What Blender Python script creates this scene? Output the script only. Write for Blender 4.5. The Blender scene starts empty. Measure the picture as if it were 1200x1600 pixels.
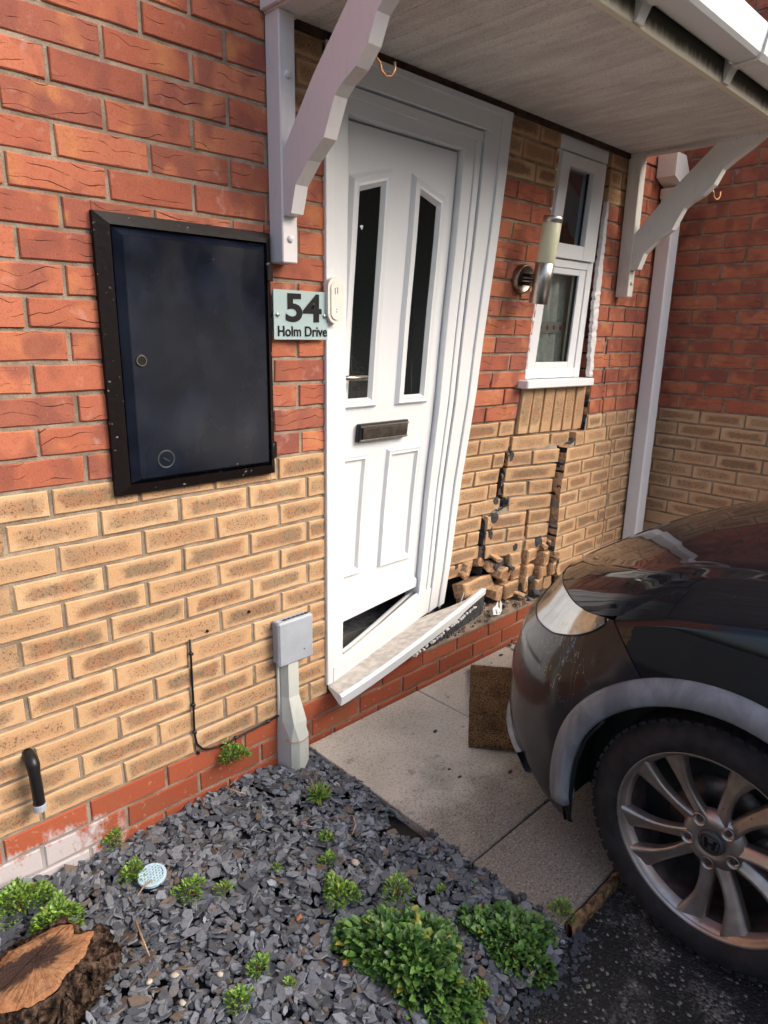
import bpy, math, random
import numpy as np
from mathutils import Matrix, Vector
R = math.radians
scn = bpy.context.scene
COL = scn.collection

# ------------------------------------------------------------------ camera
cam_d = bpy.data.cameras.new('camera')
cam = bpy.data.objects.new('camera', cam_d); COL.objects.link(cam)
cam_d.sensor_fit = 'VERTICAL'; cam_d.sensor_height = 24.0
cam_d.lens = 1052.12 / 1600 * 24.0
cam_d.clip_start = 0.02; cam_d.clip_end = 400
fw = Vector((0.67277634, 0.6929068, -0.25933022))
rt = Vector((0.72076249, -0.69293797, 0.01839556))
dn = Vector((-0.16695335, -0.19929159, -0.96561351))
m = Matrix.Identity(4)
for i in range(3):
    m[i][0] = rt[i]; m[i][1] = -dn[i]; m[i][2] = -fw[i]
m.translation = (-0.3034, -1.7195, 1.4438)
cam.matrix_world = m
scn.camera = cam

# ------------------------------------------------------------------ light
SUN_AZ, SUN_EL = 32.0, 38.0       # azimuth measured from -Y (out of the wall) towards +X
world = bpy.data.worlds.new('World'); scn.world = world; world.use_nodes = True
wn = world.node_tree.nodes; wl = world.node_tree.links
for n in list(wn): wn.remove(n)
sky = wn.new('ShaderNodeTexSky'); sky.sky_type = 'NISHITA'; sky.sun_disc = False
sky.sun_elevation = R(SUN_EL)
sky.sun_rotation = R(180 - SUN_AZ)
sky.air_density = 1.0; sky.dust_density = 5.0; sky.ozone_density = 1.0
bg = wn.new('ShaderNodeBackground'); bg.inputs[1].default_value = 0.15
wo = wn.new('ShaderNodeOutputWorld')
wl.new(sky.outputs[0], bg.inputs[0]); wl.new(bg.outputs[0], wo.inputs[0])
sun_d = bpy.data.lights.new('sun', 'SUN'); sun_d.energy = 0.65; sun_d.angle = R(35); sun_d.color = (1.0, 0.98, 0.95)
sun = bpy.data.objects.new('sun', sun_d); COL.objects.link(sun)
sdir = Vector((math.sin(R(SUN_AZ)) * math.cos(R(SUN_EL)), -math.cos(R(SUN_AZ)) * math.cos(R(SUN_EL)), math.sin(R(SUN_EL))))
sun.rotation_euler = sdir.to_track_quat('Z', 'Y').to_euler()
scn.view_settings.view_transform = 'Standard'; scn.view_settings.look = 'None'
scn.view_settings.exposure = 1.08; scn.view_settings.gamma = 1.0
scn.view_settings.use_curve_mapping = False

# ------------------------------------------------------------------ node helper
class N:
    def __init__(s, name):
        s.m = bpy.data.materials.new(name); s.m.use_nodes = True
        s.t = s.m.node_tree; s.n = s.t.nodes; s.l = s.t.links
        for x in list(s.n): s.n.remove(x)
        s.out = s.n.new('ShaderNodeOutputMaterial')
        s.b = s.n.new('ShaderNodeBsdfPrincipled'); s.l.new(s.b.outputs[0], s.out.inputs[0])
        s.b.inputs['Specular IOR Level'].default_value = 0.3
        s.tc = s.n.new('ShaderNodeTexCoord')
    def put(s, sock, v):
        if v is None: return
        if hasattr(v, 'links') or isinstance(v, bpy.types.NodeSocket): s.l.new(v, sock)
        else:
            if isinstance(v, (tuple, list)) and len(v) == 3 and sock.type == 'RGBA': v = (*v, 1)
            sock.default_value = v
    def set(s, **k):
        for a, v in k.items():
            key = {'base': 'Base Color', 'rough': 'Roughness', 'metal': 'Metallic', 'coat': 'Coat Weight', 'coatr': 'Coat Roughness',
                   'spec': 'Specular IOR Level', 'normal': 'Normal', 'alpha': 'Alpha', 'trans': 'Transmission Weight', 'ior': 'IOR', 'aniso': 'Anisotropic'}[a]
            s.put(s.b.inputs[key], v)
        return s
    def math(s, op, a, b=0.0, c=None, clamp=False):
        n = s.n.new('ShaderNodeMath'); n.operation = op; n.use_clamp = clamp
        s.put(n.inputs[0], a); s.put(n.inputs[1], b)
        if c is not None: s.put(n.inputs[2], c)
        return n.outputs[0]
    def vmath(s, op, a, b=None, scale=None):
        n = s.n.new('ShaderNodeVectorMath'); n.operation = op
        s.put(n.inputs[0], a)
        if b is not None: s.put(n.inputs[1], b)
        if scale is not None: s.put(n.inputs['Scale'], scale)
        return n.outputs['Value'] if op in ('LENGTH', 'DISTANCE', 'DOT_PRODUCT') else n.outputs[0]
    def noise(s, scale, vec=None, detail=3.0, rough=0.55, dist=0.0, col=False):
        n = s.n.new('ShaderNodeTexNoise'); n.inputs['Scale'].default_value = scale
        n.inputs['Detail'].default_value = detail; n.inputs['Roughness'].default_value = rough
        n.inputs['Distortion'].default_value = dist
        s.l.new(vec if vec is not None else s.tc.outputs['Object'], n.inputs['Vector'])
        return n.outputs[1] if col else n.outputs[0]
    def voro(s, scale, vec=None, feature='F1', out=0, rnd=1.0):
        n = s.n.new('ShaderNodeTexVoronoi'); n.feature = feature; n.inputs['Scale'].default_value = scale
        n.inputs['Randomness'].default_value = rnd
        s.l.new(vec if vec is not None else s.tc.outputs['Object'], n.inputs['Vector'])
        return n.outputs[out]
    def step(s, v, a, b, lo=0.0, hi=1.0):
        n = s.n.new('ShaderNodeMapRange'); n.interpolation_type = 'SMOOTHSTEP'
        s.put(n.inputs[0], v); n.inputs[1].default_value = a; n.inputs[2].default_value = b
        n.inputs[3].default_value = lo; n.inputs[4].default_value = hi
        return n.outputs[0]
    def mix(s, f, a, b, mode='MIX'):
        n = s.n.new('ShaderNodeMix'); n.data_type = 'RGBA'; n.blend_type = mode
        s.put(n.inputs[0], f); s.put(n.inputs[6], a); s.put(n.inputs[7], b)
        return n.outputs[2]
    def scale(s, vec, v):
        n = s.n.new('ShaderNodeMapping'); n.inputs['Scale'].default_value = v
        s.l.new(vec, n.inputs[0]); return n.outputs[0]
    def xyz(s, vec):
        n = s.n.new('ShaderNodeSeparateXYZ'); s.l.new(vec, n.inputs[0]); return n.outputs
    def comb(s, x, y, z):
        n = s.n.new('ShaderNodeCombineXYZ'); s.put(n.inputs[0], x); s.put(n.inputs[1], y); s.put(n.inputs[2], z); return n.outputs[0]
    def bump(s, h, strength=0.5, dist=0.002):
        n = s.n.new('ShaderNodeBump'); n.inputs['Strength'].default_value = strength; n.inputs['Distance'].default_value = dist
        s.put(n.inputs['Height'], h); s.l.new(n.outputs[0], s.b.inputs['Normal'])
        return n.outputs[0]
    def rnd(s):
        return s.n.new('ShaderNodeObjectInfo').outputs['Random']
    def geo(s, o='Position'):
        return s.n.new('ShaderNodeNewGeometry').outputs[o]
    def attr(s, name, o='Fac'):
        n = s.n.new('ShaderNodeAttribute'); n.attribute_name = name; return n.outputs[o]

def plain(name, base, rough=0.6, metal=0.0, var=0.12, vs=40, bump=0.0, bs=200, bd=0.001, **k):
    n = N(name)
    f = n.noise(vs)
    c = n.mix(n.step(f, .3, .7), tuple(x * (1 - var) for x in base), tuple(min(1, x * (1 + var)) for x in base))
    n.set(base=c, rough=rough, metal=metal, **k)
    if bump: n.bump(n.noise(bs), bump, bd)
    return n.m

def weather(n, col, top=0.0):
    return col

# ------------------------------------------------------------------ materials
M = {}
def brick_red(name, dark=1.0):
    n = N(name)
    r = n.rnd()
    off = n.comb(n.math('MULTIPLY', r, 37.0), n.math('MULTIPLY', r, 91.0), n.math('MULTIPLY', r, 53.0))
    v = n.vmath('ADD', n.tc.outputs['Object'], off)
    r2 = n.math('FRACT', n.math('MULTIPLY', r, 7.31))
    r3 = n.math('FRACT', n.math('MULTIPLY', r, 23.7))
    r4 = n.math('FRACT', n.math('MULTIPLY', r, 61.3))
    base = n.mix(r2, (0.37, 0.108, 0.064), (0.53, 0.182, 0.102))
    base = n.mix(n.math('MULTIPLY', n.step(r4, .72, .95), .6), base, (0.27, 0.095, 0.070))
    base = n.mix(n.math('MULTIPLY', n.step(n.noise(10, v, 2), .5, .75), .8), base, (0.56, 0.225, 0.095))
    # kiln blotches, soft edged, set along the brick
    vb = n.scale(v, (1.0, 1.0, .75))
    blot = n.noise(13, vb, 2, .4)
    thr = n.math('MULTIPLY_ADD', r3, 0.18, 0.42)
    mask = n.math('MULTIPLY', n.math('SUBTRACT', blot, thr), 8.0, clamp=True)
    base = n.mix(n.math('MULTIPLY', mask, .62), base, (0.225, 0.078, 0.060))
    base = n.mix(n.math('MULTIPLY', n.step(n.noise(240, v, 2), .5, .75), .38), base, (0.16, 0.045, 0.03))
    base = n.mix(n.math('MULTIPLY', n.step(n.noise(330, v, 1), .62, .8), .3), base, (0.70, 0.33, 0.18))
    # drag creases: bent hair lines that run mostly level
    vc = n.scale(v, (7.5, 7.5, 1.0))
    pz = n.xyz(v)
    cr = n.math('ADD', n.math('MULTIPLY', n.noise(1.0, vc, 2.5, .5), 3.4), n.math('MULTIPLY', pz[2], 34.0))
    ln = n.math('ABSOLUTE', n.math('SUBTRACT', n.math('FRACT', cr), .5))
    w = n.math('ADD', n.math('MULTIPLY_ADD', n.noise(16.0, n.scale(v, (1, 1, 2.2)), 2), .24, -.108), n.math('MULTIPLY', n.math('SUBTRACT', n.math('FRACT', n.math('MULTIPLY', r, 3.9)), .5), .035))
    line = n.math('SUBTRACT', 1.0, n.math('DIVIDE', ln, n.math('MAXIMUM', w, .002)), clamp=True)
    line = n.math('MULTIPLY', line, n.step(w, 0.004, .02))
    base = n.mix(n.math('MULTIPLY', line, .85), base, (0.06, 0.017, 0.012))
    # lime bloom
    base = n.mix(n.math('MULTIPLY', n.step(n.noise(22, v, 4), .60, .78), .38), base, (0.62, 0.42, 0.38))
    if dark != 1: base = n.mix(1.0, base, (dark, dark, dark), 'MULTIPLY')
    n.set(base=base, rough=.85, spec=.2)
    h = n.math('SUBTRACT', n.math('MULTIPLY', n.noise(260, v, 3), .5), n.math('MULTIPLY', line, 2.2))
    h = n.math('ADD', h, n.math('MULTIPLY', n.noise(28, v, 2), .9))
    n.bump(h, .7, .0022)
    return n.m
M['brick_red'] = brick_red('red_rustic_brick')
M['brick_red_shade'] = brick_red('red_rustic_brick_deep', .72)

def brick_yellow(name):
    n = N(name)
    r = n.rnd()
    off = n.comb(n.math('MULTIPLY', r, 37.0), n.math('MULTIPLY', r, 91.0), n.math('MULTIPLY', r, 53.0))
    v = n.vmath('ADD', n.tc.outputs['Object'], off)
    r2 = n.math('FRACT', n.math('MULTIPLY', r, 11.3)); r3 = n.math('FRACT', n.math('MULTIPLY', r, 5.77))
    g = n.xyz(n.tc.outputs['Generated'])
    wob = n.math('ADD', n.math('MULTIPLY', n.math('SUBTRACT', n.noise(38, v, 4, .7), .5), .55), n.math('MULTIPLY', n.math('SUBTRACT', n.noise(9, v, 1), .5), .7))
    ex = n.math('MULTIPLY', n.math('ABSOLUTE', n.math('SUBTRACT', g[0], .5)), 2.0)
    ez = n.math('MULTIPLY', n.math('ABSOLUTE', n.math('SUBTRACT', g[2], .5)), 2.0)
    m1 = n.math('SUBTRACT', 1.0, n.step(n.math('ADD', ex, wob), .62, .92))
    m2 = n.math('SUBTRACT', 1.0, n.step(n.math('ADD', ez, wob), .30, .82))
    mask = n.math('MULTIPLY', m1, m2)
    strength = n.math('MULTIPLY_ADD', r2, .60, .32)
    cream = n.mix(r3, (0.53, 0.335, 0.18), (0.64, 0.435, 0.25))
    cream = n.mix(n.step(n.noise(18, v, 3), .35, .7), cream, (0.55, 0.33, 0.175))
    mid = n.mix(n.step(n.noise(24, v, 2), .4, .62), (0.215, 0.150, 0.095), (0.31, 0.155, 0.085))
    base = n.mix(n.math('MULTIPLY', mask, strength), cream, mid)
    sp = n.step(n.noise(170, v, 2), .54, .66)
    base = n.mix(n.math('MULTIPLY', n.math('MULTIPLY', sp, n.math('MULTIPLY_ADD', mask, .75, .10)), .8), base, (0.10, 0.055, 0.035))
    sp2 = n.step(n.voro(105, v), .08, .22, 1, 0)
    base = n.mix(n.math('MULTIPLY', n.math('MULTIPLY', sp2, n.math('MULTIPLY_ADD', mask, .7, .12)), .75), base, (0.09, 0.045, 0.03))
    n.set(base=base, rough=.85, spec=.2)
    n.bump(n.math('ADD', n.math('ADD', n.noise(300, v, 3), n.noise(40, v, 3)), n.math('MULTIPLY', sp2, -.8)), .6, .0018)
    return n.m
M['brick_yellow'] = brick_yellow('cream_multi_brick')

n = N('smooth_plinth_brick')
r = n.rnd(); v = n.vmath('ADD', n.tc.outputs['Object'], n.comb(n.math('MULTIPLY', r, 37.), r, n.math('MULTIPLY', r, 17.)))
base = n.mix(r, (0.30, 0.070, 0.034), (0.40, 0.105, 0.050))
base = n.mix(n.math('MULTIPLY', n.step(n.noise(9, v, 3), .5, .7), .5), base, (0.26, 0.10, 0.05))
base = n.mix(n.math('MULTIPLY', n.step(n.noise(60, v, 4), .62, .72), .45), base, (0.5, 0.36, 0.28))
# salt bloom creeping out of the ground at the left end
p = n.xyz(n.geo())
left = n.math('MULTIPLY', n.math('SUBTRACT', 1.0, n.step(p[0], .12, .40)), n.math('SUBTRACT', 1.0, n.step(p[2], .03, .15)))
bl = n.math('MULTIPLY', n.math('ADD', left, n.math('MULTIPLY', n.math('SUBTRACT', n.noise(26, n.scale(n.geo(), (1, 1, .55)), 5, .7), .56), 3.0)), 1.8, clamp=True)
bl = n.math('MULTIPLY', bl, n.step(left, .02, .3))
base = n.mix(n.math('MULTIPLY', bl, .85), base, (0.56, 0.55, 0.56))
n.set(base=base, rough=.8, spec=.25); n.bump(n.noise(150, v, 4), .5, .0015)
M['plinth'] = n.m

n = N('mortar')
g = n.geo()
c = n.mix(n.step(n.noise(14, g, 4), .3, .7), (0.20, 0.160, 0.120), (0.38, 0.31, 0.235))
c = n.mix(n.math('MULTIPLY', n.step(n.noise(160, g, 2), .5, .8), .5), c, (0.14, .105, .075))
p = n.xyz(g)
left = n.math('MULTIPLY', n.math('SUBTRACT', 1.0, n.step(p[0], .12, .40)), n.math('SUBTRACT', 1.0, n.step(p[2], .03, .15)))
c = n.mix(n.math('MULTIPLY', left, .75), c, (.42, .41, .42))
n.set(base=c, rough=.95, spec=.1); n.bump(n.noise(220, g, 3), .8, .003)
M['mortar'] = n.m
M['broken'] = plain('broken_brick_face', (0.45, 0.28, 0.16), .95, var=.35, vs=60, bump=.9, bs=90, bd=.004)
M['core'] = plain('charcoal_brick_core', (0.055, 0.058, 0.066), .9, var=.4, vs=50, bump=.9, bs=120, bd=.003)
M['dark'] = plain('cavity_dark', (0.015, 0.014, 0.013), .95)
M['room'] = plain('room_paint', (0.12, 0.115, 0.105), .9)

def upvc(name, base=(0.80, 0.81, 0.82), dirt=.25, rough=.32):
    n = N(name)
    g = n.geo()
    d = n.math('MULTIPLY', n.step(n.noise(5, g, 5), .5, .8), dirt)
    c = n.mix(d, base, (base[0] * .72, base[1] * .68, base[2] * .60))
    st = n.math('MULTIPLY', n.step(n.noise(90, n.scale(g, (1, 1, .12)), 3), .62, .8), dirt * .6)
    c = n.mix(st, c, (0.42, .38, .31))
    sp = n.math('MULTIPLY', n.step(n.noise(140, g, 2), .70, .76), dirt * 1.6)
    c = n.mix(sp, c, (0.25, .22, .18))
    n.set(base=c, rough=rough, spec=.4); n.bump(n.noise(35, g, 2), .06, .002)
    return n.m
M['upvc'] = upvc('white_upvc', (.77, .79, .80), .14)
M['upvc_dirty'] = upvc('weathered_white_upvc', (.74, .73, .69), .7, .5)
M['sill'] = upvc('scuffed_white_upvc', (.72, .71, .69), .8, .45)
n = N('painted_timber')
g = n.geo()
c = n.mix(n.math('MULTIPLY', n.step(n.noise(60, n.scale(g, (1, 1, .2)), 4), .5, .8), .3), (.74, .71, .70), (.52, .49, .45))
c = n.mix(n.step(n.noise(130, g, 2), .72, .77, 0, .6), c, (.2, .16, .13))
n.set(base=c, rough=.45); n.bump(n.noise(90, n.scale(g, (1, 1, .15)), 3), .3, .0015)
M['timber_white'] = n.m
n = N('mouldy_soffit_board')
g = n.geo(); gs = n.scale(g, (2.2, .35, 1))
c = n.mix(n.step(n.noise(9, gs, 5, .65), .3, .7), (.74, .71, .67), (.55, .51, .475))
c = n.mix(n.math('MULTIPLY', n.step(n.noise(230, n.scale(g, (1, .6, 1)), 3), .52, .68), .50), c, (.22, .19, .17))
c = n.mix(n.math('MULTIPLY', n.step(n.noise(4, g, 4), .5, .75), .3), c, (.30, .27, .25))
n.set(base=c, rough=.6); n.bump(n.noise(200, n.scale(g, (1, .4, 1)), 2), .2, .001)
M['soffit'] = n.m
n = N('algae_fascia')
g = n.geo(); p = n.xyz(g)
d = n.step(n.math('ADD', p[2], n.math('MULTIPLY', n.noise(60, n.scale(g, (1, 1, .1)), 3), .035)), 2.283, 2.318)
c = n.mix(d, (.72, .66, .52), (.085, .078, .055))
n.set(base=c, rough=.6); M['fascia'] = n.m

n = N('black_gloss_paint')
g = n.geo()
c = n.mix(n.step(n.noise(6, g, 4), .4, .7), (.003, .005, .011), (.010, .015, .027))
c = n.mix(n.step(n.noise(70, g, 3), .76, .78), c, (.30, .28, .26))
n.set(base=c, rough=n.step(n.noise(5, n.scale(g, (1, 1, .4)), 4), .3, .7, .14, .34), spec=.3)
n.bump(n.noise(45, n.scale(g, (1, 1, .06)), 3), .12, .001)
M['meter'] = n.m
n = N('chipped_black_frame_paint')
g = n.geo()
c = n.mix(n.step(n.noise(75, g, 4), .67, .73), (.010, .007, .007), (.30, .27, .24))
n.set(base=c, rough=.45, spec=.15); n.bump(n.noise(60, g, 4), .5, .002)
M['meter_frame'] = n.m
M['black'] = plain('black_plastic', (.012, .012, .012), .4)
M['rubber'] = plain('tyre_rubber', (.022, .019, .019), .75, var=.35, vs=25, bump=.25, bs=260)
M['steel'] = plain('brushed_steel', (.50, .47, .43), .30, 1.0, var=.1, vs=90, aniso=.4)
M['steel_dark'] = plain('tarnished_steel', (.26, .225, .19), .32, 1.0, var=.2, vs=40)
M['brass'] = plain('rusty_brass', (.50, .27, .14), .45, .8)
n = N('lamp_diffuser'); n.set(base=(.74, .72, .50), rough=.35); M['diffuser'] = n.m
M['letter'] = plain('letter_black', (.008, .008, .009), .35)
M['cream_plastic'] = plain('cream_plastic', (.78, .76, .68), .35, var=.03)
M['grey_box'] = plain('grey_plastic', (.36, .39, .43), .42, var=.06, vs=20)
n = N('duct_plastic'); g = n.geo()
c = n.mix(n.step(n.noise(12, n.scale(g, (1, 1, .3)), 4), .5, .75), (.56, .58, .53), (.44, .46, .38))
c = n.mix(n.step(n.noise(70, n.scale(g, (1, 1, .3)), 3), .72, .76), c, (.12, .09, .06))
n.set(base=c, rough=.5); M['duct'] = n.m

def glass(name, tint, tr, rough=.02):
    n = N(name)
    n.n.remove(n.b)
    g = n.n.new('ShaderNodeBsdfGlossy'); g.inputs['Roughness'].default_value = rough; g.inputs[0].default_value = (1, 1, 1, 1)
    t = n.n.new('ShaderNodeBsdfTransparent'); t.inputs[0].default_value = (*tint, 1)
    f = n.n.new('ShaderNodeFresnel'); f.inputs[0].default_value = 1.5
    mx = n.n.new('ShaderNodeMixShader')
    n.l.new(n.math('MULTIPLY_ADD', f.outputs[0], 1.0, tr, clamp=True), mx.inputs[0]); n.l.new(t.outputs[0], mx.inputs[1]); n.l.new(g.outputs[0], mx.inputs[2])
    n.l.new(mx.outputs[0], n.out.inputs[0])
    return n.m
M['glass'] = glass('window_glass', (.80, .84, .83), .03)
M['sign_glass'] = glass('frosted_sign_glass', (.62, .80, .80), .04, .08)
n = N('frosted_sign_backing'); n.set(base=(.50, .64, .64), rough=.35, alpha=.72); M['sign'] = n.m
n = N('dark_door_glass'); n.set(base=(.008, .010, .010), rough=.10, spec=.32); n.bump(n.noise(55, None, 3, .6, 1.5), .12, .004); M['door_glass'] = n.m

n = N('slate'); a = n.attr('tint'); g = n.geo()
c = n.mix(a, (.060, .067, .078), (.235, .255, .285))
c = n.mix(n.step(n.math('FRACT', n.math('MULTIPLY', a, 17.3)), .88, .95), c, (.15, .115, .085))
c = n.mix(n.math('MULTIPLY', n.step(n.noise(120, g, 4), .4, .7), .35), c, (.03, .034, .04))
n.set(base=c, rough=n.math('MULTIPLY_ADD', a, -.15, .62), spec=.4); n.bump(n.noise(140, g, 4), .5, .0015)
M['slate'] = n.m
n = N('soil'); g = n.geo()
n.set(base=n.mix(n.noise(40, g, 4), (.010, .009, .008), (.035, .03, .025)), rough=.95); n.bump(n.noise(80, g, 4), 1, .006); M['soil'] = n.m

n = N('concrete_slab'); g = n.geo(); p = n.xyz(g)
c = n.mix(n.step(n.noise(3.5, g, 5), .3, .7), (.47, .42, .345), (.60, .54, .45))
front_dark = n.step(n.math('ADD', p[1], n.math('MULTIPLY', n.noise(7, g, 5), .5)), -.48, -.08, 1, 0)  # slab tone darkens away from the wall, edge broken by noise
c = n.mix(n.math('MULTIPLY', front_dark, .8), c, (.17, .145, .118))
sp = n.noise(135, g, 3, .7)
c = n.mix(n.math('MULTIPLY', n.step(sp, .50, .64), n.math('MULTIPLY_ADD', front_dark, .4, .42)), c, (.10, .085, .07))
c = n.mix(n.math('MULTIPLY', n.step(n.noise(150, n.vmath('ADD', g, (3., 1., 0.)), 3, .7), .56, .68), n.math('MULTIPLY_ADD', front_dark, .35, .32)), c, (.58, .53, .45))
st = n.step(n.noise(16, n.vmath('ADD', g, (5.2, 1.7, 0.)), 4), .62, .72, 0, .45)
c = n.mix(st, c, (.10, .085, .072))
n.set(base=c, rough=.9, spec=.2); n.bump(n.noise(190, g, 4), .55, .0025)
M['concrete'] = n.m

n = N('tarmac'); g = n.geo()
vd = n.voro(150, g); vc = n.voro(150, g, out=1)
vx = n.xyz(vc)
c = n.mix(n.math('MULTIPLY', n.step(vd, .1, .5, 1, 0), n.step(vx[0], .45, 1.0)), (.022, .021, .020), (.11, .105, .10))
c = n.mix(n.step(vx[1], .93, .97), c, (.20, .19, .17))
dust = n.step(n.noise(5.5, g, 5, .6), .50, .66)
c = n.mix(n.math('MULTIPLY', n.math('MULTIPLY', dust, n.step(n.noise(120, g, 3), .36, .62)), .55), c, (.30, .28, .25))
n.set(base=c, rough=.88, spec=.25); n.bump(n.math('ADD', n.math('MULTIPLY', vd, -1.2), n.noise(30, g, 3)), 1.0, .004)
M['tarmac'] = n.m
M['timber_rot'] = plain('rotten_timber', (.20, .115, .055), .9, var=.7, vs=60, bump=.9, bs=110, bd=.004)
n = N('coir'); g = n.geo()
c = n.mix(n.step(n.noise(190, g, 3, .7), .38, .62), (.045, .024, .012), (.27, .165, .085))
c = n.mix(n.step(n.noise(9, g, 3), .45, .7, 0, .6), c, (.045, .024, .014))
n.set(base=c, rough=1, spec=.05); n.bump(n.noise(350, g, 2), 1, .006); M['coir'] = n.m

def leafm(name, a, b, c3):
    n = N(name); t = n.attr('tint'); g = n.geo()
    c = n.mix(n.step(t, 0, .75), a, b); c = n.mix(n.step(t, .93, .98), c, c3)
    n.set(base=c, rough=.38, spec=.45); n.bump(n.noise(300, g, 2), .2, .001)
    n.b.inputs['Subsurface Weight'].default_value = 0
    return n.m
M['leaf_dark'] = leafm('dark_green_leaf', (.028, .080, .018), (.13, .26, .052), (.32, .30, .05))
M['leaf'] = leafm('fresh_green_leaf', (.07, .15, .022), (.20, .35, .05), (.36, .36, .06))
M['stem'] = plain('stem', (.16, .13, .05), .8)
M['twig'] = plain('dry_twig', (.42, .28, .17), .85, var=.3)
M['pebble'] = plain('pale_pebble', (.52, .46, .36), .6, var=.2)
M['leaf_dry'] = plain('dead_leaf', (.40, .16, .06), .8, var=.3)

# ---- stump
n = N('sawn_stump_face'); o = n.tc.outputs['Object']; p = n.xyz(o)
ang = n.math('ARCTAN2', p[1], p[0]); rad = n.vmath('LENGTH', n.comb(p[0], p[1], 0.0))
pol = n.comb(n.math('MULTIPLY', ang, 9.0), n.math('MULTIPLY', rad, 6.0), 0.0)
gr = n.math('ADD', n.math('MULTIPLY', n.noise(3.0, pol, 4), .32), n.math('MULTIPLY', n.noise(55, o, 6, .8), .68))
c = n.mix(n.step(gr, .35, .65), (.24, .11, .052), (.42, .235, .125))
dk = n.math('ADD', n.noise(13, o, 5, .7, .6), n.math('MULTIPLY', n.step(n.vmath('LENGTH', n.scale(n.vmath('SUBTRACT', o, (-.01, .015, 0.)), (.55, 1.3, 0.))), .0, .075, 1, 0), .42))
c = n.mix(n.step(dk, .52, .70), c, (.045, .030, .026))
cr = n.math('MULTIPLY', n.step(n.noise(2.6, pol, 4, .65, .8), .60, .63), n.step(n.noise(24, o, 3), .45, .58))
op = n.xyz(o)
saw = n.math('ABSOLUTE', n.math('ADD', n.math('ADD', n.math('MULTIPLY', op[0], -.42), n.math('MULTIPLY', op[1], .90)), n.math('MULTIPLY_ADD', n.noise(20, o, 2), .006, -.022)))
cr = n.math('MAXIMUM', cr, n.math('MULTIPLY', n.step(saw, .0006, .0022, 1, 0), .8))
ringd = n.math('FRACT', n.math('ADD', n.math('MULTIPLY', rad, 150.), n.math('MULTIPLY', n.noise(12, o), 4)))
c = n.mix(n.math('MULTIPLY', n.step(ringd, .7, 1.), .25), c, (.2, .09, .04))
c = n.mix(n.math('MULTIPLY', cr, .7), c, (.03, .018, .012))
c = n.mix(n.step(rad, .075, .12, 0, .4), c, (.44, .18, .07))
c = n.mix(n.step(n.noise(70, n.vmath('ADD', o, (2., 3., 1.)), 5, .8), .55, .68, 0, .6), c, (.09, .045, .028))
n.set(base=c, rough=.9, spec=.1); n.bump(n.math('SUBTRACT', gr, cr), .9, .005); M['stump_top'] = n.m
n = N('bark'); g = n.geo()
c = n.mix(n.step(n.noise(30, g, 5, .7), .35, .72), (.012, .008, .006), (.20, .13, .09))
n.set(base=c, rough=.95, spec=.1); n.bump(n.math('ADD', n.noise(45, g, 6, .7), n.math('MULTIPLY', n.voro(75, n.scale(g, (1, 1, .5))), 1.2)), 1, .022); M['bark'] = n.m
M['drain_blue'] = plain('pale_blue_plastic', (.42, .58, .66), .5, var=.08)

# ---- car
n = N('black_car_paint'); o = n.geo()
fl = n.voro(1400, o, out=1)
c = n.mix(n.math('MULTIPLY', n.xyz(fl)[0], .5), (.0035, .004, .006), (.009, .011, .016))
sc = n.math('MULTIPLY', n.step(n.noise(60, n.scale(o, (1, 1, 3)), 4), .70, .74), n.step(n.noise(2.2, o, 2), .5, .62))
c = n.mix(n.math('MULTIPLY', sc, .35), c, (.2, .2, .2))
n.set(base=c, rough=.45, metal=0.0, coat=.9, coatr=n.step(n.noise(5, o, 4), .3, .8, .012, .045), spec=.05); n.bump(n.noise(9, o, 2), .01, .002); M['paint'] = n.m
n = N('scuffed_bumper_paint'); o = n.geo()
c = n.mix(n.step(n.noise(7, o, 4), .4, .7), (.006, .007, .011), (.014, .016, .022))
ln = n.math('ABSOLUTE', n.math('SUBTRACT', n.noise(15, n.scale(o, (1, 1.6, .45)), 3, .6, .2), .5))
zone = n.step(n.vmath('DISTANCE', o, (1.215, -.86, .60)), .05, .16, 1, 0)
c = n.mix(n.math('MULTIPLY', n.math('MULTIPLY', n.step(ln, .0, .006, 1, 0), zone), .75), c, (.42, .42, .40))
n.set(base=c, rough=.5, coat=.75, coatr=n.step(n.noise(8, o, 4), .3, .75, .10, .20), spec=.1); M['bumper'] = n.m
n = N('scuffed_grey_trim'); o = n.geo()
c = n.mix(n.step(n.noise(10, n.scale(o, (1, 1, .5)), 4, .6, 1.), .32, .68), (.13, .14, .155), (.24, .25, .265))
c = n.mix(n.step(n.noise(24, n.scale(o, (1, 1, .4)), 4), .68, .75, 0, .6), c, (.05, .052, .06))
n.set(base=c, rough=.5); n.bump(n.noise(120, o, 3), .2, .001); M['trim'] = n.m
n = N('bronzed_alloy'); o = n.geo()
c = n.mix(n.step(n.noise(14, o, 4), .35, .7), (.37, .30, .26), (.52, .45, .41))
c = n.mix(n.step(n.noise(30, o, 4), .68, .75, 0, .8), c, (.10, .05, .04))
n.set(base=c, rough=.36, metal=.85); n.bump(n.noise(40, o, 3), .08, .001); M['alloy'] = n.m
M['alloy_dark'] = plain('grimy_rim_barrel', (.11, .08, .072), .5, .6, var=.4, vs=20)
M['capm'] = plain('centre_cap_grey', (.075, .07, .068), .4, .3)
M['disc'] = plain('brake_disc', (.12, .095, .085), .5, .8, var=.4)
n = N('headlamp_lens'); n.b.inputs['Base Color'].default_value = (.9, .93, .95, 1)
n.n.remove(n.b)
gg = n.n.new('ShaderNodeBsdfGlossy'); gg.inputs['Roughness'].default_value = .13; gg.inputs[0].default_value = (.62, .63, .65, 1)
tt = n.n.new('ShaderNodeBsdfTransparent'); tt.inputs[0].default_value = (.93, .94, .94, 1)
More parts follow.
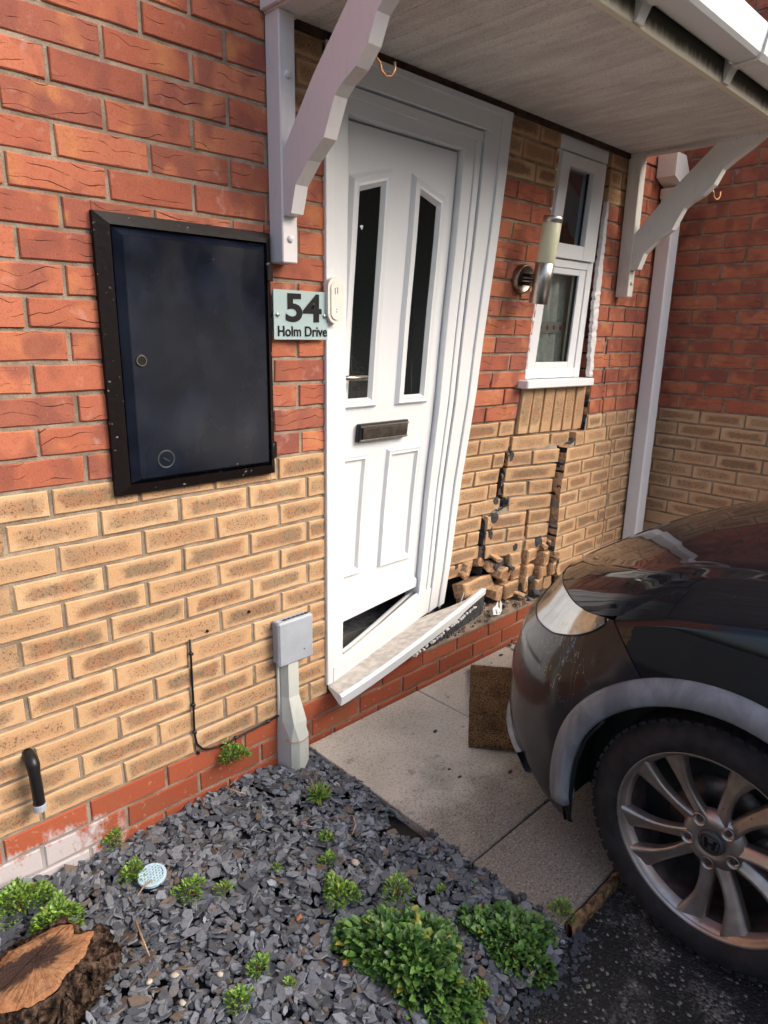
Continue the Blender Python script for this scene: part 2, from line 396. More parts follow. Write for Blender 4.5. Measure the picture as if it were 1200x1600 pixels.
dd = n.n.new('ShaderNodeBsdfDiffuse'); dd.inputs[0].default_value = (.50, .47, .42, 1)
f = n.n.new('ShaderNodeFresnel'); f.inputs[0].default_value = 1.42
m1 = n.n.new('ShaderNodeMixShader'); m1.inputs[0].default_value = .24
n.l.new(tt.outputs[0], m1.inputs[1]); n.l.new(dd.outputs[0], m1.inputs[2])
m2 = n.n.new('ShaderNodeMixShader'); n.l.new(n.math('MULTIPLY_ADD', f.outputs[0], .75, .01, clamp=True), m2.inputs[0])
n.l.new(m1.outputs[0], m2.inputs[1]); n.l.new(gg.outputs[0], m2.inputs[2]); n.l.new(m2.outputs[0], n.out.inputs[0]); M['lens'] = n.m
M['chrome'] = plain('reflector', (.55, .55, .54), .28, .7, var=.1)
M['housing'] = plain('lamp_housing_grey', (.30, .29, .27), .45, .3, var=.2, vs=30)
n = N('car_glass'); n.set(base=(.01, .012, .013), rough=.03, spec=.6); M['car_glass'] = n.m
M['amber'] = plain('amber_lens', (.5, .16, .03), .25)

# ------------------------------------------------------------------ mesh helpers
def me(name, V, F, mat=None, smooth=False, mats=None, fm=None):
    d = bpy.data.meshes.new(name)
    d.from_pydata([tuple(map(float, v)) for v in V], [], F)
    for x in (mats or ([mat] if mat else [])): d.materials.append(x)
    if fm is not None: d.polygons.foreach_set('material_index', fm)
    if smooth: d.polygons.foreach_set('use_smooth', [True] * len(d.polygons))
    d.update(); return d
def ob(name, mesh, parent=None, loc=None):
    o = bpy.data.objects.new(name, mesh); COL.objects.link(o)
    if parent: o.parent = parent
    if loc is not None: o.location = loc
    return o
def empty(name, label, cat, loc=(0, 0, 0), group=None, kind=None):
    o = bpy.data.objects.new(name, None); COL.objects.link(o); o.location = loc; o.empty_display_size = .1
    if label: o['label'] = label
    if cat: o['category'] = cat
    if group: o['group'] = group
    if kind: o['kind'] = kind
    return o
def tag(o, label=None, cat=None, group=None, kind=None):
    for k, v in (('label', label), ('category', cat), ('group', group), ('kind', kind)):
        if v: o[k] = v
    return o
class MB:
    def __init__(s): s.V = []; s.F = []
    def add(s, V, F):
        b = len(s.V); s.V += [tuple(v) for v in V]; s.F += [tuple(i + b for i in f) for f in F]; return s
    def box(s, x0, x1, y0, y1, z0, z1, c=0.0, w=None):
        V, F = boxg(x0, x1, y0, y1, z0, z1, c)
        if w: V = [w(v) for v in V]
        return s.add(V, F)
    def warp(s, w): s.V = [w(v) for v in s.V]; return s
    def build(s, name, mat, parent=None, smooth=False, origin=None):
        V = s.V
        if origin is not None: V = [(v[0] - origin[0], v[1] - origin[1], v[2] - origin[2]) for v in V]
        o = ob(name, me(name, V, s.F, mat, smooth), parent)
        if origin is not None: o.location = origin
        return o
def boxg(x0, x1, y0, y1, z0, z1, c=0.0):
    """box with chamfered corners: 24 verts, 26 faces (or 8/6 when c is 0)"""
    if c <= 0:
        V = [(x, y, z) for x in (x0, x1) for y in (y0, y1) for z in (z0, z1)]
        return V, [(0, 1, 3, 2), (4, 6, 7, 5), (0, 4, 5, 1), (2, 3, 7, 6), (0, 2, 6, 4), (1, 5, 7, 3)]
    V = []; idx = {}
    for i, x in enumerate((x0, x1)):
        for j, y in enumerate((y0, y1)):
            for k, z in enumerate((z0, z1)):
                sx, sy, sz = (1, -1)[i], (1, -1)[j], (1, -1)[k]
                for a, p in enumerate(((x, y + sy * c, z + sz * c), (x + sx * c, y, z + sz * c), (x + sx * c, y + sy * c, z))):
                    idx[i, j, k, a] = len(V); V.append(p)
    F = []
    q = lambda *a: F.append(tuple(idx[t] for t in a))
    for i in (0, 1):
        q((i, 0, 0, 0), (i, 0, 1, 0), (i, 1, 1, 0), (i, 1, 0, 0))
        q((0, i, 0, 1), (0, i, 1, 1), (1, i, 1, 1), (1, i, 0, 1))
        q((0, 0, i, 2), (0, 1, i, 2), (1, 1, i, 2), (1, 0, i, 2))
    for i in (0, 1):
        for j in (0, 1):
            q((i, j, 0, 0), (i, j, 1, 0), (i, j, 1, 1), (i, j, 0, 1))
            q((i, 0, j, 0), (i, 1, j, 0), (i, 1, j, 2), (i, 0, j, 2))
            q((0, i, j, 1), (1, i, j, 1), (1, i, j, 2), (0, i, j, 2))
            for k in (0, 1): q((i, j, k, 0), (i, j, k, 1), (i, j, k, 2))
    return V, F
def fixn(o):
    import bmesh
    b = bmesh.new(); b.from_mesh(o.data); bmesh.ops.recalc_face_normals(b, faces=b.faces); b.to_mesh(o.data); b.free(); return o
def tubeg(path, r, n=12, cap=True):
    path = [Vector(p) for p in path]; V = []; F = []
    rs = r if isinstance(r, (list, tuple)) else [r] * len(path)
    up = None
    for i, p in enumerate(path):
        t = (path[min(i + 1, len(path) - 1)] - path[max(i - 1, 0)]).normalized()
        if up is None:
            up = Vector((0, 0, 1)) if abs(t.z) < .9 else Vector((0, 1, 0))
        a = (up - t * up.dot(t)).normalized(); b = t.cross(a); up = a
        for k in range(n):
            th = 2 * math.pi * k / n
            V.append(tuple(p + rs[i] * (math.cos(th) * a + math.sin(th) * b)))
    for i in range(len(path) - 1):
        for k in range(n): F.append((i * n + k, i * n + (k + 1) % n, (i + 1) * n + (k + 1) % n, (i + 1) * n + k))
    if cap: F.append(tuple(range(n))[::-1]); F.append(tuple((len(path) - 1) * n + k for k in range(n)))
    return V, F
def prism(poly, a0, a1, axis='x'):
    """extrude polygon [(p,q)] along axis; x: (y,z), y: (x,z), z: (x,y)"""
    mk = {'x': lambda a, p: (a, p[0], p[1]), 'y': lambda a, p: (p[0], a, p[1]), 'z': lambda a, p: (p[0], p[1], a)}[axis]
    nn = len(poly); V = [mk(a0, p) for p in poly] + [mk(a1, p) for p in poly]
    F = [tuple(range(nn)), tuple(range(2 * nn - 1, nn - 1, -1))] + [(i, (i + 1) % nn, nn + (i + 1) % nn, nn + i) for i in range(nn)]
    return V, F
def lathe(prof, n=32, axis='x', c=(0, 0, 0)):
    V = []; F = []
    for a, r in prof:
        for k in range(n):
            th = 2 * math.pi * k / n; p, q = r * math.cos(th), r * math.sin(th)
            V.append({'x': (a, p, q), 'y': (p, a, q), 'z': (p, q, a)}[axis])
    V = [(v[0] + c[0], v[1] + c[1], v[2] + c[2]) for v in V]
    for i in range(len(prof) - 1):
        for k in range(n): F.append((i * n + k, i * n + (k + 1) % n, (i + 1) * n + (k + 1) % n, (i + 1) * n + k))
    return V, F

# ------------------------------------------------------------------ wall geometry
ZO = 1.0575                       # height of the red / cream boundary
COURSE = .075
_z = [.0, .16, .216, .405, .776, .954, 1.125, 1.496, 1.73, 2.03, 2.24, 4]
_d = [.245, .240, .232, .205, .168, .142, .113, .076, .045, .016, 0, 0]
def d0(z): return float(np.interp(z, _z, _d))
_az = [-1, .22, .33, .5, .7, .8, .91, .96, .985, 1.06, 1.24, 5]
_ax = [2.66, 2.65, 2.575, 2.585, 2.585, 2.60, 2.61, 2.72, 2.755, 2.77, 2.775, 2.775]
def XA(z): return float(np.interp(z, _az, _ax))
_bz = [-1, .43, .52, .60, .65, .69, .765, .84, .93, .985, 5]
_bx = [2.19, 2.19, 2.18, 2.19, 2.31, 2.28, 2.27, 2.285, 2.28, 2.315, 2.315]
def XB(z): return float(np.interp(z, _bz, _bx))
_dz = [.2, .65, .9, 1.0, 1.08, 1.2, 1.4, 1.6]; _dx = [3.065, 3.066, 3.05, 2.98, 2.925, 2.92, 2.90, 2.87]
def XD(z): return float(np.interp(z, _dz, _dx))
def field(x, z):
    if x < 1.5 or z < .158: return 0.0
    if x >= XA(z): return .004
    D = d0(z); xa = XA(z)
    if z > 1.24: return D * (1 - .28 * min(1, max(0, (x - 1.99) / .32)))
    xb = XB(z)
    if x < xb: return D * (1 - .18 * (x - 1.99) / .3)
    x0_ = float(np.interp(z, [.60, .70], [2.19, 2.28])); t = max(0, (x - x0_) / max(.1, xa - x0_))
    return D * (.74 - .60 * t) + .004
def wp(v):                        # move a point of the unbroken wall to where the impact left it
    return (v[0], v[1] + field(v[0], v[2]), v[2])

house = empty('house_wall', 'sound front wall of the house left of the door, red brick over cream brick', 'wall', (0, 0, 0))
pier = empty('damaged_wall', 'cracked and smashed brick wall between the front door and the downpipe, pushed inwards', 'wall', (0, 0, 0))
rng = random.Random(4)

_bc = {}
def brick_mesh(L, H, mat, var, depth=.1, rough=1.0, core=None):
    key = (round(L, 3), round(H, 3), mat.name, var, rough, core is not None)
    if key in _bc: return _bc[key]
    rr = random.Random(hash((round(L * 1000), round(H * 1000), var)) & 0xffff)
    hx, hz = L / 2, H / 2
    pts = [(-hx, -hz), (-hx * .35, -hz), (hx * .4, -hz), (hx, -hz), (hx, hz), (hx * .3, hz), (-hx * .4, hz), (-hx, hz)]
    j = .0013 * rough
    c = .0028 * (1 + .5 * (rough - 1))
    out = [(x + rr.uniform(-j, j), z + rr.uniform(-j, j)) for x, z in pts]
    ins = []
    for (x, z) in out:
        ins.append((x - math.copysign(c, x) * (1 if abs(x) > hx * .8 else 0), z - math.copysign(c, z)))
    V = [(x, rr.uniform(-.0006, .0006) * rough, z) for x, z in ins] + [(x, c, z) for x, z in out] + [(x, depth, z) for x, z in out]
    F = [tuple(range(8))]
    for k in range(8):
        F.append((k, 8 + k, 8 + (k + 1) % 8, (k + 1) % 8)); F.append((8 + k, 16 + k, 16 + (k + 1) % 8, 8 + (k + 1) % 8))
    d = me('brick', V, F, mats=[mat] + ([core] if core else []))
    if core:
        d.polygons.foreach_set('material_index', [0] + [0, 1] * 8)
    _bc[key] = d; return d

def rects_minus(x0, x1, cuts):
    segs = [(x0, x1)]
    for a, b in cuts:
        ns = []
        for s, e in segs:
            if b <= s or a >= e: ns.append((s, e)); continue
            if a > s: ns.append((s, a))
            if b < e: ns.append((b, e))
        segs = ns
    return [s for s in segs if s[1] - s[0] > .018]

BR = []        # (x0,x1,z0,z1,kind,rubble)
def solid(z):
    """solid intervals of the front wall at height z"""
    s = [(-1.4, 1.095)]
    if z > 2.25: return [(-1.4, 3.5)]
    if z < .158: return [(-1.4, 3.5)]
    s2 = (1.985, 3.5)
    if 1.232 < z < 2.25: s += [(1.985, 2.318 + .030 * (z - 1.25)), (2.775, 3.5)]
    elif .98 < z <= 1.232: s += [(1.985, 2.30), (2.785, 3.5)]
    else: s.append(s2)
    return s
for r in range(-15, 27):
    z0 = ZO + r * COURSE + .005; z1 = ZO + (r + 1) * COURSE - .005; zm = (z0 + z1) / 2
    if r <= -13:
        if r == -13: P = [.012 + .0, .233, .465, .702, .739, .975, 1.151, 1.373, 1.606, 1.828, 2.053, 2.278, 2.5, 2.73, 2.95, 3.18, 3.4]
        elif r == -14: P = [.105, .336, .572, .802, 1.021, 1.255, 1.491, 1.716, 1.947, 2.164, 2.39, 2.61, 2.84, 3.06, 3.29]
        else: P = [.0, .225, .45, .675, .9, 1.125, 1.35, 1.575, 1.8, 2.02, 2.25, 2.48, 2.7, 2.93, 3.15, 3.38]
        P = [P[0] - .225 * k for k in range(6, 0, -1)] + P
    else:
        odd = r % 2
        if r >= 0: off = [.087, -.013][odd] + rng.uniform(-.008, .008)      # even rows / odd rows
        else: off = 0.0 if odd else .1125
        PL = [off + .225 * k for k in range(-8, 6)]
        offr = 2.195 if odd else 2.088
        PR = [offr + .225 * k + rng.uniform(-.003, .003) for k in range(-4, 8)]
        if 0 <= r < 16:
            PR = [p for p in PR if p < 2.4] + ([2.94, 3.155, 3.38] if odd else [2.885, 3.05, 3.275])
        if r == -1: PR = [p for p in PR if p < 2.25] + [2.93, 3.08, 3.2, 3.42]
        P = [p for p in PL if p < 1.2] + [p for p in PR if p > 1.2]
    SOL = solid(zm); ends = set()
    if .158 < zm < 1.26:
        xa = XA(zm) + rng.uniform(-.006, .006); xb = XB(zm) + rng.uniform(-.004, .004)
        gap = .020 if zm < .96 else .010
        gb_ = .003 if zm > .90 else (.026 if .66 < zm < .80 else .010 + .006 * rng.random())
        hol = [(xa - gap, xa)] + ([(xb - gb_, xb + .002)] if zm < .985 else [])
        if .48 < zm < .64: hol.append((2.418, 2.430))
        S2 = []
        for s, e in SOL: S2 += rects_minus(s, e, hol) if s > 1.5 else [(s, e)]
        SOL = S2
    for s, e in SOL:
        if s > 1.9 and .158 < zm < 1.26:
            P = [p for p in P if not (s - .001 < p < s + .055 or e - .055 < p < e + .001)]
        cuts = sorted(p for p in P if s + .02 < p < e - .02)
        xs = [s] + cuts + [e]
        for i in range(len(xs) - 1):
            a = xs[i] + (.005 if i else 0); b = xs[i + 1] - (.005 if i < len(xs) - 2 else 0)
            mid = (a + b) / 2
            if r <= -13: kind = 'plinth'
            elif r < 0: kind = 'brick_yellow'
            elif 13 <= r <= 15 and mid > .90 and mid < 3.0: kind = 'brick_yellow'
            else: kind = 'brick_red'
            segs = [(a, b)]
            if a > 2.79 and .2 < zm < 1.6:
                xd = XD(zm) + rng.uniform(-.003, .003); segs = [q for sg in segs for q in rects_minus(sg[0], sg[1], [(xd - .0045, xd + .0045)])]
            for (p, q) in segs:
                rub = (r in (-10, -11, -12)) and 1.98 < (p + q) / 2 < XA(zm) and not (r == -10 and (p + q) / 2 < 2.05)
                BR.append((p, q, z0, z1, kind, rub))
# keep bricks clear of the meter box, they are cut round it
MBX = (.385, .872, 1.02, 1.70)
nb = []
for p, q, z0, z1, kd, rub in BR:
    if q > MBX[0] and p < MBX[1] and z1 > MBX[2] and z0 < MBX[3]:
        for s, e in rects_minus(p, q, [(MBX[0], MBX[1])]): nb.append((s, e, z0, z1, kd, rub))
        if z0 < MBX[2] - .02: nb.append((max(p, MBX[0]), min(q, MBX[1]), z0, MBX[2] - .004, kd, rub))
        if z1 > MBX[3] + .02: nb.append((max(p, MBX[0]), min(q, MBX[1]), MBX[3] + .004, z1, kd, rub))
    else: nb.append((p, q, z0, z1, kd, rub))
BR = [b for b in nb if b[1] - b[0] > .016]

Cv = np.array(cam.location)
def projpx(x, y, z):
    v = Vector((x, y, z)) - m.translation
    dd_ = v.dot(fw)
    if dd_ < .05: return None
    return 600 + 1052.12 * v.dot(rt) / dd_, 800 + 1052.12 * v.dot(dn) / dd_
def inview(x, y, z, mg=60):
    p = projpx(x, y, z)
    return p is not None and -mg < p[0] < 1200 + mg and -mg < p[1] < 1600 + mg
def placed(L, name, x, y, z, yaw, tilt, roll, parent, mesh):
    o = ob(name, mesh, parent); o.location = (x, y, z); o.rotation_euler = (tilt, roll, yaw); return o

rest = MB(); rest_m = []
def wall_of(x, z): return pier if x > 1.98 and .158 < z < 2.255 else house
rest2 = MB(); rest2_m = []
def brick_rot(x, z):
    e = .004
    dx = (field(x + e, z) - field(x - e, z)) / (2 * e)
    e = .02
    if abs(dx) > .9: dx = -.15
    dz = (d0(z + e) - d0(z - e)) / (2 * e) * (0 if x > XA(z) else 1 - .7 * min(1, max(0, (x - 1.99) / .7)))
    return math.atan(dx), -math.atan(dz)
cand = []
for b in BR:
    p, q, z0, z1, kd, rub = b
    x, z = (p + q) / 2, (z0 + z1) / 2
    if rub: continue
    pp = projpx(x, 0, z)
    vis = inview(x, 0, z, 40) and not (z > 2.26)
    area = 0
    if vis:
        c = [projpx(*t) for t in ((p, 0, z0), (q, 0, z0), (q, 0, z1), (p, 0, z1))]
        if all(c): area = abs(sum(c[i][0] * c[(i + 1) % 4][1] - c[(i + 1) % 4][0] * c[i][1] for i in range(4))) / 2
    cand.append((area, b))
cand.sort(key=lambda t: -t[0]); nbk = {}
for i, (area, b) in enumerate(cand):
    p, q, z0, z1, kd, rub = b
    x, z = (p + q) / 2, (z0 + z1) / 2; L = q - p; H = z1 - z0
    f = field(x, z); yaw, tilt = brick_rot(x, z) if x > 1.5 and z > .158 else (0, 0)
    jit = rng.uniform(-.0015, .0015)
    par = wall_of(x, z)
    nbk[par.name] = nbk.get(par.name, 0) + 1
    if area > 0 and nbk[par.name] < (255 if par is pier else 290):
        o = placed(L, 'brick', x, f + jit, z, yaw, tilt, rng.uniform(-.004, .004), par, brick_mesh(L, H, M[kd], i % 5))
    else:
        V, F = boxg(p - x, q - x, 0, .1, z0 - z, z1 - z)
        mr = Matrix.Rotation(yaw, 3, 'Z') @ Matrix.Rotation(tilt, 3, 'X')
        V = [tuple(mr @ Vector(v) + Vector((x, f + jit, z))) for v in V]
        (rest2 if par is pier else rest).add(V, F); tgt = rest2_m if par is pier else rest_m; tgt += [['brick_red', 'brick_yellow', 'plinth'].index(kd)] * len(F)
ro = ob('brick_stack', me('brick_stack', rest.V, rest.F, mats=[M['brick_red'], M['brick_yellow'], M['plinth']], fm=rest_m), house); ro['kind'] = 'stuff'
fixn(ro)
if rest2.V:
    ro = ob('brick_stack', me('brick_stack', rest2.V, rest2.F, mats=[M['brick_red'], M['brick_yellow'], M['plinth']], fm=rest2_m), pier); ro['kind'] = 'stuff'; fixn(ro)

# soldier course under the window, six bricks on end
for k in range(6):
    xc_ = 2.305 + .0755 * (k + .5) ; zc = ZO - .07 + .112 - .0; H = .215
    mm = brick_mesh(.066, H, M['brick_yellow'], 9 + k % 3)
    f = field(min(xc_, 2.74), 1.08)
    yaw, tilt = brick_rot(min(xc_, 2.72), 1.05)
    placed(0, 'soldier_brick', xc_, f - .007, zc - .002, yaw, tilt, rng.uniform(-.01, .01) - .012, pier, mm)

# mortar: one sheet left of the door, a bent sheet with the cracks torn open on the right
mb = MB()
mb.box(-1.4, .385, .005, .1, -.1, 3.0); mb.box(.872, 1.093, .005, .1, -.1, 3.0); mb.box(.385, .872, .005, .1, -.1, 1.02); mb.box(.385, .872, .005, .1, 1.70, 3.0)
mb.box(1.093, 1.99, .006, .1, -.1, .150); mb.box(1.99, 3.5, .006, .1, -.1, .150)
mb.box(1.093, 3.5, .005, .1, 2.262, 3.0)
fixn(mb.build('mortar', M['mortar'], house))
V = []; F = []; idx = {}
xs = np.arange(1.985, 3.5001, .0145); zs = np.arange(.16, 2.2501, .0149)
def vid(i, k):
    if (i, k) not in idx:
        x, z = xs[i], zs[k]
        idx[i, k] = len(V); V.append((x, (.0055 if x > XA(z) or z > 1.24 else .0085) + field(x, z), z))
    return idx[i, k]
for i in range(len(xs) - 1):
    for k in range(len(zs) - 1):
        x, z = (xs[i] + xs[i + 1]) / 2, (zs[k] + zs[k + 1]) / 2
        if z > 1.225 and 2.312 + .03 * max(0, z - 1.25) < x < 2.775: continue
        xa, xb = XA(z), XB(z)
        if z < 1.225 and xa - (.038 if z < .96 else .012) < x < xa - .002: continue
        if z < .90 and xb - (.030 if .66 < z < .80 else .014) < x < xb + .004: continue
        if abs(x - XD(z)) < .006 and z < 1.5 and z > .2: continue
        if z < .385 and 2.0 < x < xa: continue
        if .48 < z < .64 and 2.413 < x < 2.429: continue
        if (xs[i] < xa) != (xs[i + 1] < xa): continue
        F.append((vid(i, k), vid(i + 1, k), vid(i + 1, k + 1), vid(i, k + 1)))
ob('mortar', me('mortar', V, F, M['mortar']), pier)
# torn face of the crack seen end-on
V = []; F = []
zz = np.arange(.16, 1.232, .0125)
for k, z in enumerate(zz):
    for j in range(5):
        V.append((XA(z) - .006 + rng.uniform(-.005, .004), .001 + .024 * j, z))
for k in range(len(zz) - 1):
    for j in range(4): F.append((k * 5 + j, k * 5 + j + 1, (k + 1) * 5 + j + 1, (k + 1) * 5 + j))
fm_ = [[0, 3, 1, 2, 0, 3, 0, 1, 2][(int(zz[i // 4] / .0375) * 5 + i // 11) % 9] for i in range(len(F))]
ob('broken_edge', me('broken_edge', V, F, mats=[M['broken'], M['core'], M['mortar'], M['dark']], fm=fm_), pier)
V = []; F = []
for k, z in enumerate(np.arange(.3, .95, .0125)):
    for j in range(4): V.append((XB(z) + .008 + rng.uniform(-.004, .004), field(XB(z) + .01, z) + .004 + .03 * j, z))
nk = len(V) // 4
for k in range(nk - 1):
    for j in range(3): F.append((k * 4 + j, k * 4 + j + 1, (k + 1) * 4 + j + 1, (k + 1) * 4 + j))
ob('broken_edge', me('broken_edge', V, F, M['core']), pier)
# inner leaf, seen black through the cracks; and the dim hall and room behind the openings
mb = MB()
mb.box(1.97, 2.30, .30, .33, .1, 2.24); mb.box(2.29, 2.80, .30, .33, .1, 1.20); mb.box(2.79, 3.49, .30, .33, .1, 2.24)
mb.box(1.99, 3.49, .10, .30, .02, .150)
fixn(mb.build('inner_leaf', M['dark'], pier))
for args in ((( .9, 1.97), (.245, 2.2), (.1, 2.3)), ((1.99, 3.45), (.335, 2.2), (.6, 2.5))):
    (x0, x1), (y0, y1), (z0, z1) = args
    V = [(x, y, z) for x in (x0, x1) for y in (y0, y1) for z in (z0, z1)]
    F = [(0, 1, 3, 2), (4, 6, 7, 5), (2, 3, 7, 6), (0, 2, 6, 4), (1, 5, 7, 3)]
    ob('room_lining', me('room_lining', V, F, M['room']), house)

# the smashed courses: fragments thrown about above the plinth
def fragment(L, H, D, seed, yellow=True):
    rr = random.Random(seed)
    nn = 7; V = []; c = .0
    base = []
    for k in range(nn):
        t = 2 * math.pi * (k + rr.uniform(-.2, .2)) / nn
        px, pz = math.cos(t), math.sin(t)
        s = 1 / max(abs(px), abs(pz)); s = min(s, 1.25)
        base.append((px * s * L / 2 * rr.uniform(.86, 1.06), pz * s * H / 2 * rr.uniform(.88, 1.06)))
    for (x, z) in base: V.append((x * .93, 0, z * .90))
    for (x, z) in base: V.append((x, .004, z))
    for (x, z) in base: V.append((x * rr.uniform(.75, 1.08), D * rr.uniform(.8, 1.1), z * rr.uniform(.75, 1.08)))
    F = [tuple(range(nn))[::-1], tuple(range(2 * nn, 3 * nn))]; fm = [0, 1]
    for k in range(nn):
        F.append((k, (k + 1) % nn, nn + (k + 1) % nn, nn + k)); fm.append(0)
        F.append((nn + k, nn + (k + 1) % nn, 2 * nn + (k + 1) % nn, 2 * nn + k)); fm.append(1)
    return V, F, fm
FR = [  # x, z, extra y, L, H, tilt, roll, yaw, face (0 brick, 1 torn, 2 core, 3 loose chunk)
 (2.125, .350, -.015, .085, .080, .15, .20, .35, 3), (2.185, .372, -.03, .050, .045, -.3, -.5, .1, 3), (2.225, .345, -.03, .065, .055, .2, .5, -.2, 3),
 (2.285, .352, -.01, .105, .078, .05, -.15, .1, 2), (2.375, .362, -.012, .092, .070, -.05, .06, -.05, 0), (2.470, .372, -.012, .098, .068, .05, -.05, .05, 0), (2.548, .350, -.03, .060, .070, .0, .06, .15, 0),
 (2.055, .268, .07, .04, .06, .1, .2, .4, 2),
 (2.150, .272, -.080, .205, .066, -.30, -.05, -.05, 0),
 (2.300, .300, -.045, .100, .075, .10, .18, .1, 3), (2.385, .292, -.02, .070, .068, .05, -.10, -.05, 0), (2.455, .290, -.03, .078, .068, .05, .04, .05, 0), (2.530, .282, -.045, .062, .068, -.05, .0, .05, 0), (2.592, .290, -.045, .060, .068, .0, .02, .05, 0), (2.625, .31, -.0, .04, .06, .1, .3, .3, 2),
 (2.165, .205, -.065, .14, .066, -.25, .05, .1, 0), (2.262, .208, -.075, .100, .085, .1, .12, .25, 3), (2.352, .212, -.055, .115, .082, -.05, -.10, -.05, 0), (2.448, .216, -.035, .105, .080, .1, .15, .05, 2), (2.425, .225, -.06, .040, .09, .1, -.3, .1, 3), (2.520, .212, -.050, .070, .075, .05, -.1, .1, 0), (2.575, .210, -.04, .060, .075, .1, .15, -.2, 3), (2.618, .215, -.01, .055, .08, .1, -.2, -.3, 2),
 (2.245, .385, -.05, .055, .022, .3, .3, 0, 3), (2.535, .405, -.025, .045, .028, .5, .6, .2, 3), (2.568, .425, -.02, .03, .02, .5, .9, .2, 3), (2.598, .355, -.02, .035, .05, .2, .4, .5, 3),
 (2.082, .322, -.05, .03, .035, .4, .7, .2, 3), (2.335, .325, -.05, .035, .02, .4, .3, .2, 2), (2.47, .248, -.05, .05, .020, .3, -.3, 0, 2), (2.40, .175, -.09, .05, .02, .3, .2, .4, 3), (2.50, .172, -.09, .04, .02, .2, -.4, .9, 2),
]
for i, (x, z, ey, L, H, ti, rl, yw, fmt) in enumerate(FR):
    if fmt == 0:
        o = ob('brick_fragment', brick_mesh(L, H, M['brick_yellow'], 40 + i, .08, 4.0, M['broken']), pier)
    else:
        V, F, fm = fragment(L, H, .07 if fmt != 2 else .05, 100 + i)
        face = [None, M['broken'], M['core'], M['brick_yellow'] if i % 2 else M['broken']][fmt]
        d = me('brick_fragment', V, F, mats=[face, M['broken'] if fmt != 2 else M['core']], fm=fm)
        o = ob('brick_fragment', d, pier)
    o.location = (x, field(x, z) + ey * .8, z); o.rotation_euler = (ti, rl * .8, yw)
# spots where the face has spalled off and the charcoal body shows
for i, (x, z, w_, h_) in enumerate(((2.300, .888, .035, .050), (2.230, .592, .045, .058), (2.215, .520, .022, .060), (2.255, .668, .040, .040), (2.315, .665, .050, .036), (2.505, .440, .050, .055), (2.37, .43, .025, .04), (2.05, .37, .02, .03))):
    rr = random.Random(i + 60); pts = []
    for k in range(11):
        t = 2 * math.pi * k / 11; q = rr.uniform(.6, 1.15); pts.append((x + w_ / 2 * math.cos(t) * q, z + h_ / 2 * math.sin(t) * q))
    V = [(p[0], field(p[0], p[1]) - .0022, p[1]) for p in pts] + [(x + (p[0] - x) * 1.12, field(p[0], p[1]) + .002, z + (p[1] - z) * 1.12) for p in pts]
    F = [tuple(range(11))] + [(k, 11 + k, 11 + (k + 1) % 11, (k + 1) % 11) for k in range(11)]
    ob('exposed_core', me('exposed_core', V, F, M['core']), pier)
# crumbs lying on top of the plinth
V = []; F = []
for k in range(900):
    x = rng.uniform(1.62, 2.75); y = rng.uniform(.0, .20) if x > 1.9 else rng.uniform(.0, .08)
    s = rng.uniform(.002, .011) * (1.8 if rng.random() < .12 else 1)
    h = rng.uniform(0, .02) if x > 2 else 0
    b = len(V)
    for dx_, dy_, dz_ in ((1, 0, 0), (-.6, .8, 0), (-.5, -.8, 0), (0, 0, .9)):
        V.append((x + dx_ * s * rng.uniform(.6, 1.2), y + dy_ * s * rng.uniform(.6, 1.2), .154 + h + dz_ * s))
    F += [(b, b + 1, b + 3), (b + 1, b + 2, b + 3), (b + 2, b, b + 3)]
cr = ob('rubble_crumbs', me('rubble_crumbs', V, F, mats=[M['broken'], M['core'], M['mortar']], fm=[k % 3 for k in range(900) for _ in range(3)]), house); cr['kind'] = 'stuff'
ob('mortar_bed', me('mortar_bed', *prism([(1.62, -.004), (2.76, -.004), (2.76, .24), (1.62, .24)], .148, .156, 'z'), M['mortar']), house)

# ------------------------------------------------------------------ side wall of the porch recess
side = empty('side_wall', 'return wall of red brick over cream brick on the far right beyond the downpipe', 'wall', (3.5, 0, 0))
XS = 3.5; YE = -.93
mb = MB(); mb.box(.005, 2.6, .93, .0 + .93, 0, .1) if 0 else None
mb.box(.0055, .1, YE + .004, .02, -.1, 3.35); mb.box(.1, 2.6, YE + .006, YE + .1, -.1, 3.35)
fixn(mb.build('mortar', M['mortar'], side))
rest = MB(); rm = []
for r in range(-15, 30):
    z0 = ZO + r * COURSE + .005; z1 = ZO + (r + 1) * COURSE - .005; zm = (z0 + z1) / 2
    kd = 'plinth' if r <= -13 else ('brick_yellow' if r < 0 else 'brick_red')
    off = -.262 if r % 2 else -.147
    if r >= 0: off = -.145 if r % 2 == 0 else -.262
    P = sorted([off - .2325 * k for k in range(-2, 5)])
    ys = [YE] + [p for p in P if YE + .02 < p < -.012] + [-.001]
    for i in range(len(ys) - 1):
        a = ys[i] + (.005 if i else 0); b = ys[i + 1] - .005
        if i == len(ys) - 2: b = -.001
        ym = (a + b) / 2
        pr_ = projpx(XS, ym, zm)
        if pr_ and -30 < pr_[0] < 1250 and -30 < pr_[1] < 900 and zm > .45:
            o = ob('brick', brick_mesh(b - a, z1 - z0, M[kd], 20 + (i + r) % 5), side)
            o.location = (rng.uniform(-.0012, .0012), ym, zm); o.rotation_euler = (0, rng.uniform(-.004, .004), -math.pi / 2)
            o.location.x += 0
        else:
            V, F = boxg(0, .1, a, b, z0, z1); rest.add(V, F); rm += [['brick_red', 'brick_yellow', 'plinth'].index(kd)] * 6
    for i in range(11):
        a = .105 + i * .225 + (.11 if r % 2 else 0); V, F = boxg(a + .005, a + .22, YE, YE + .09, z0, z1); rest.add(V, F); rm += [['brick_red', 'brick_yellow', 'plinth'].index(kd)] * 6
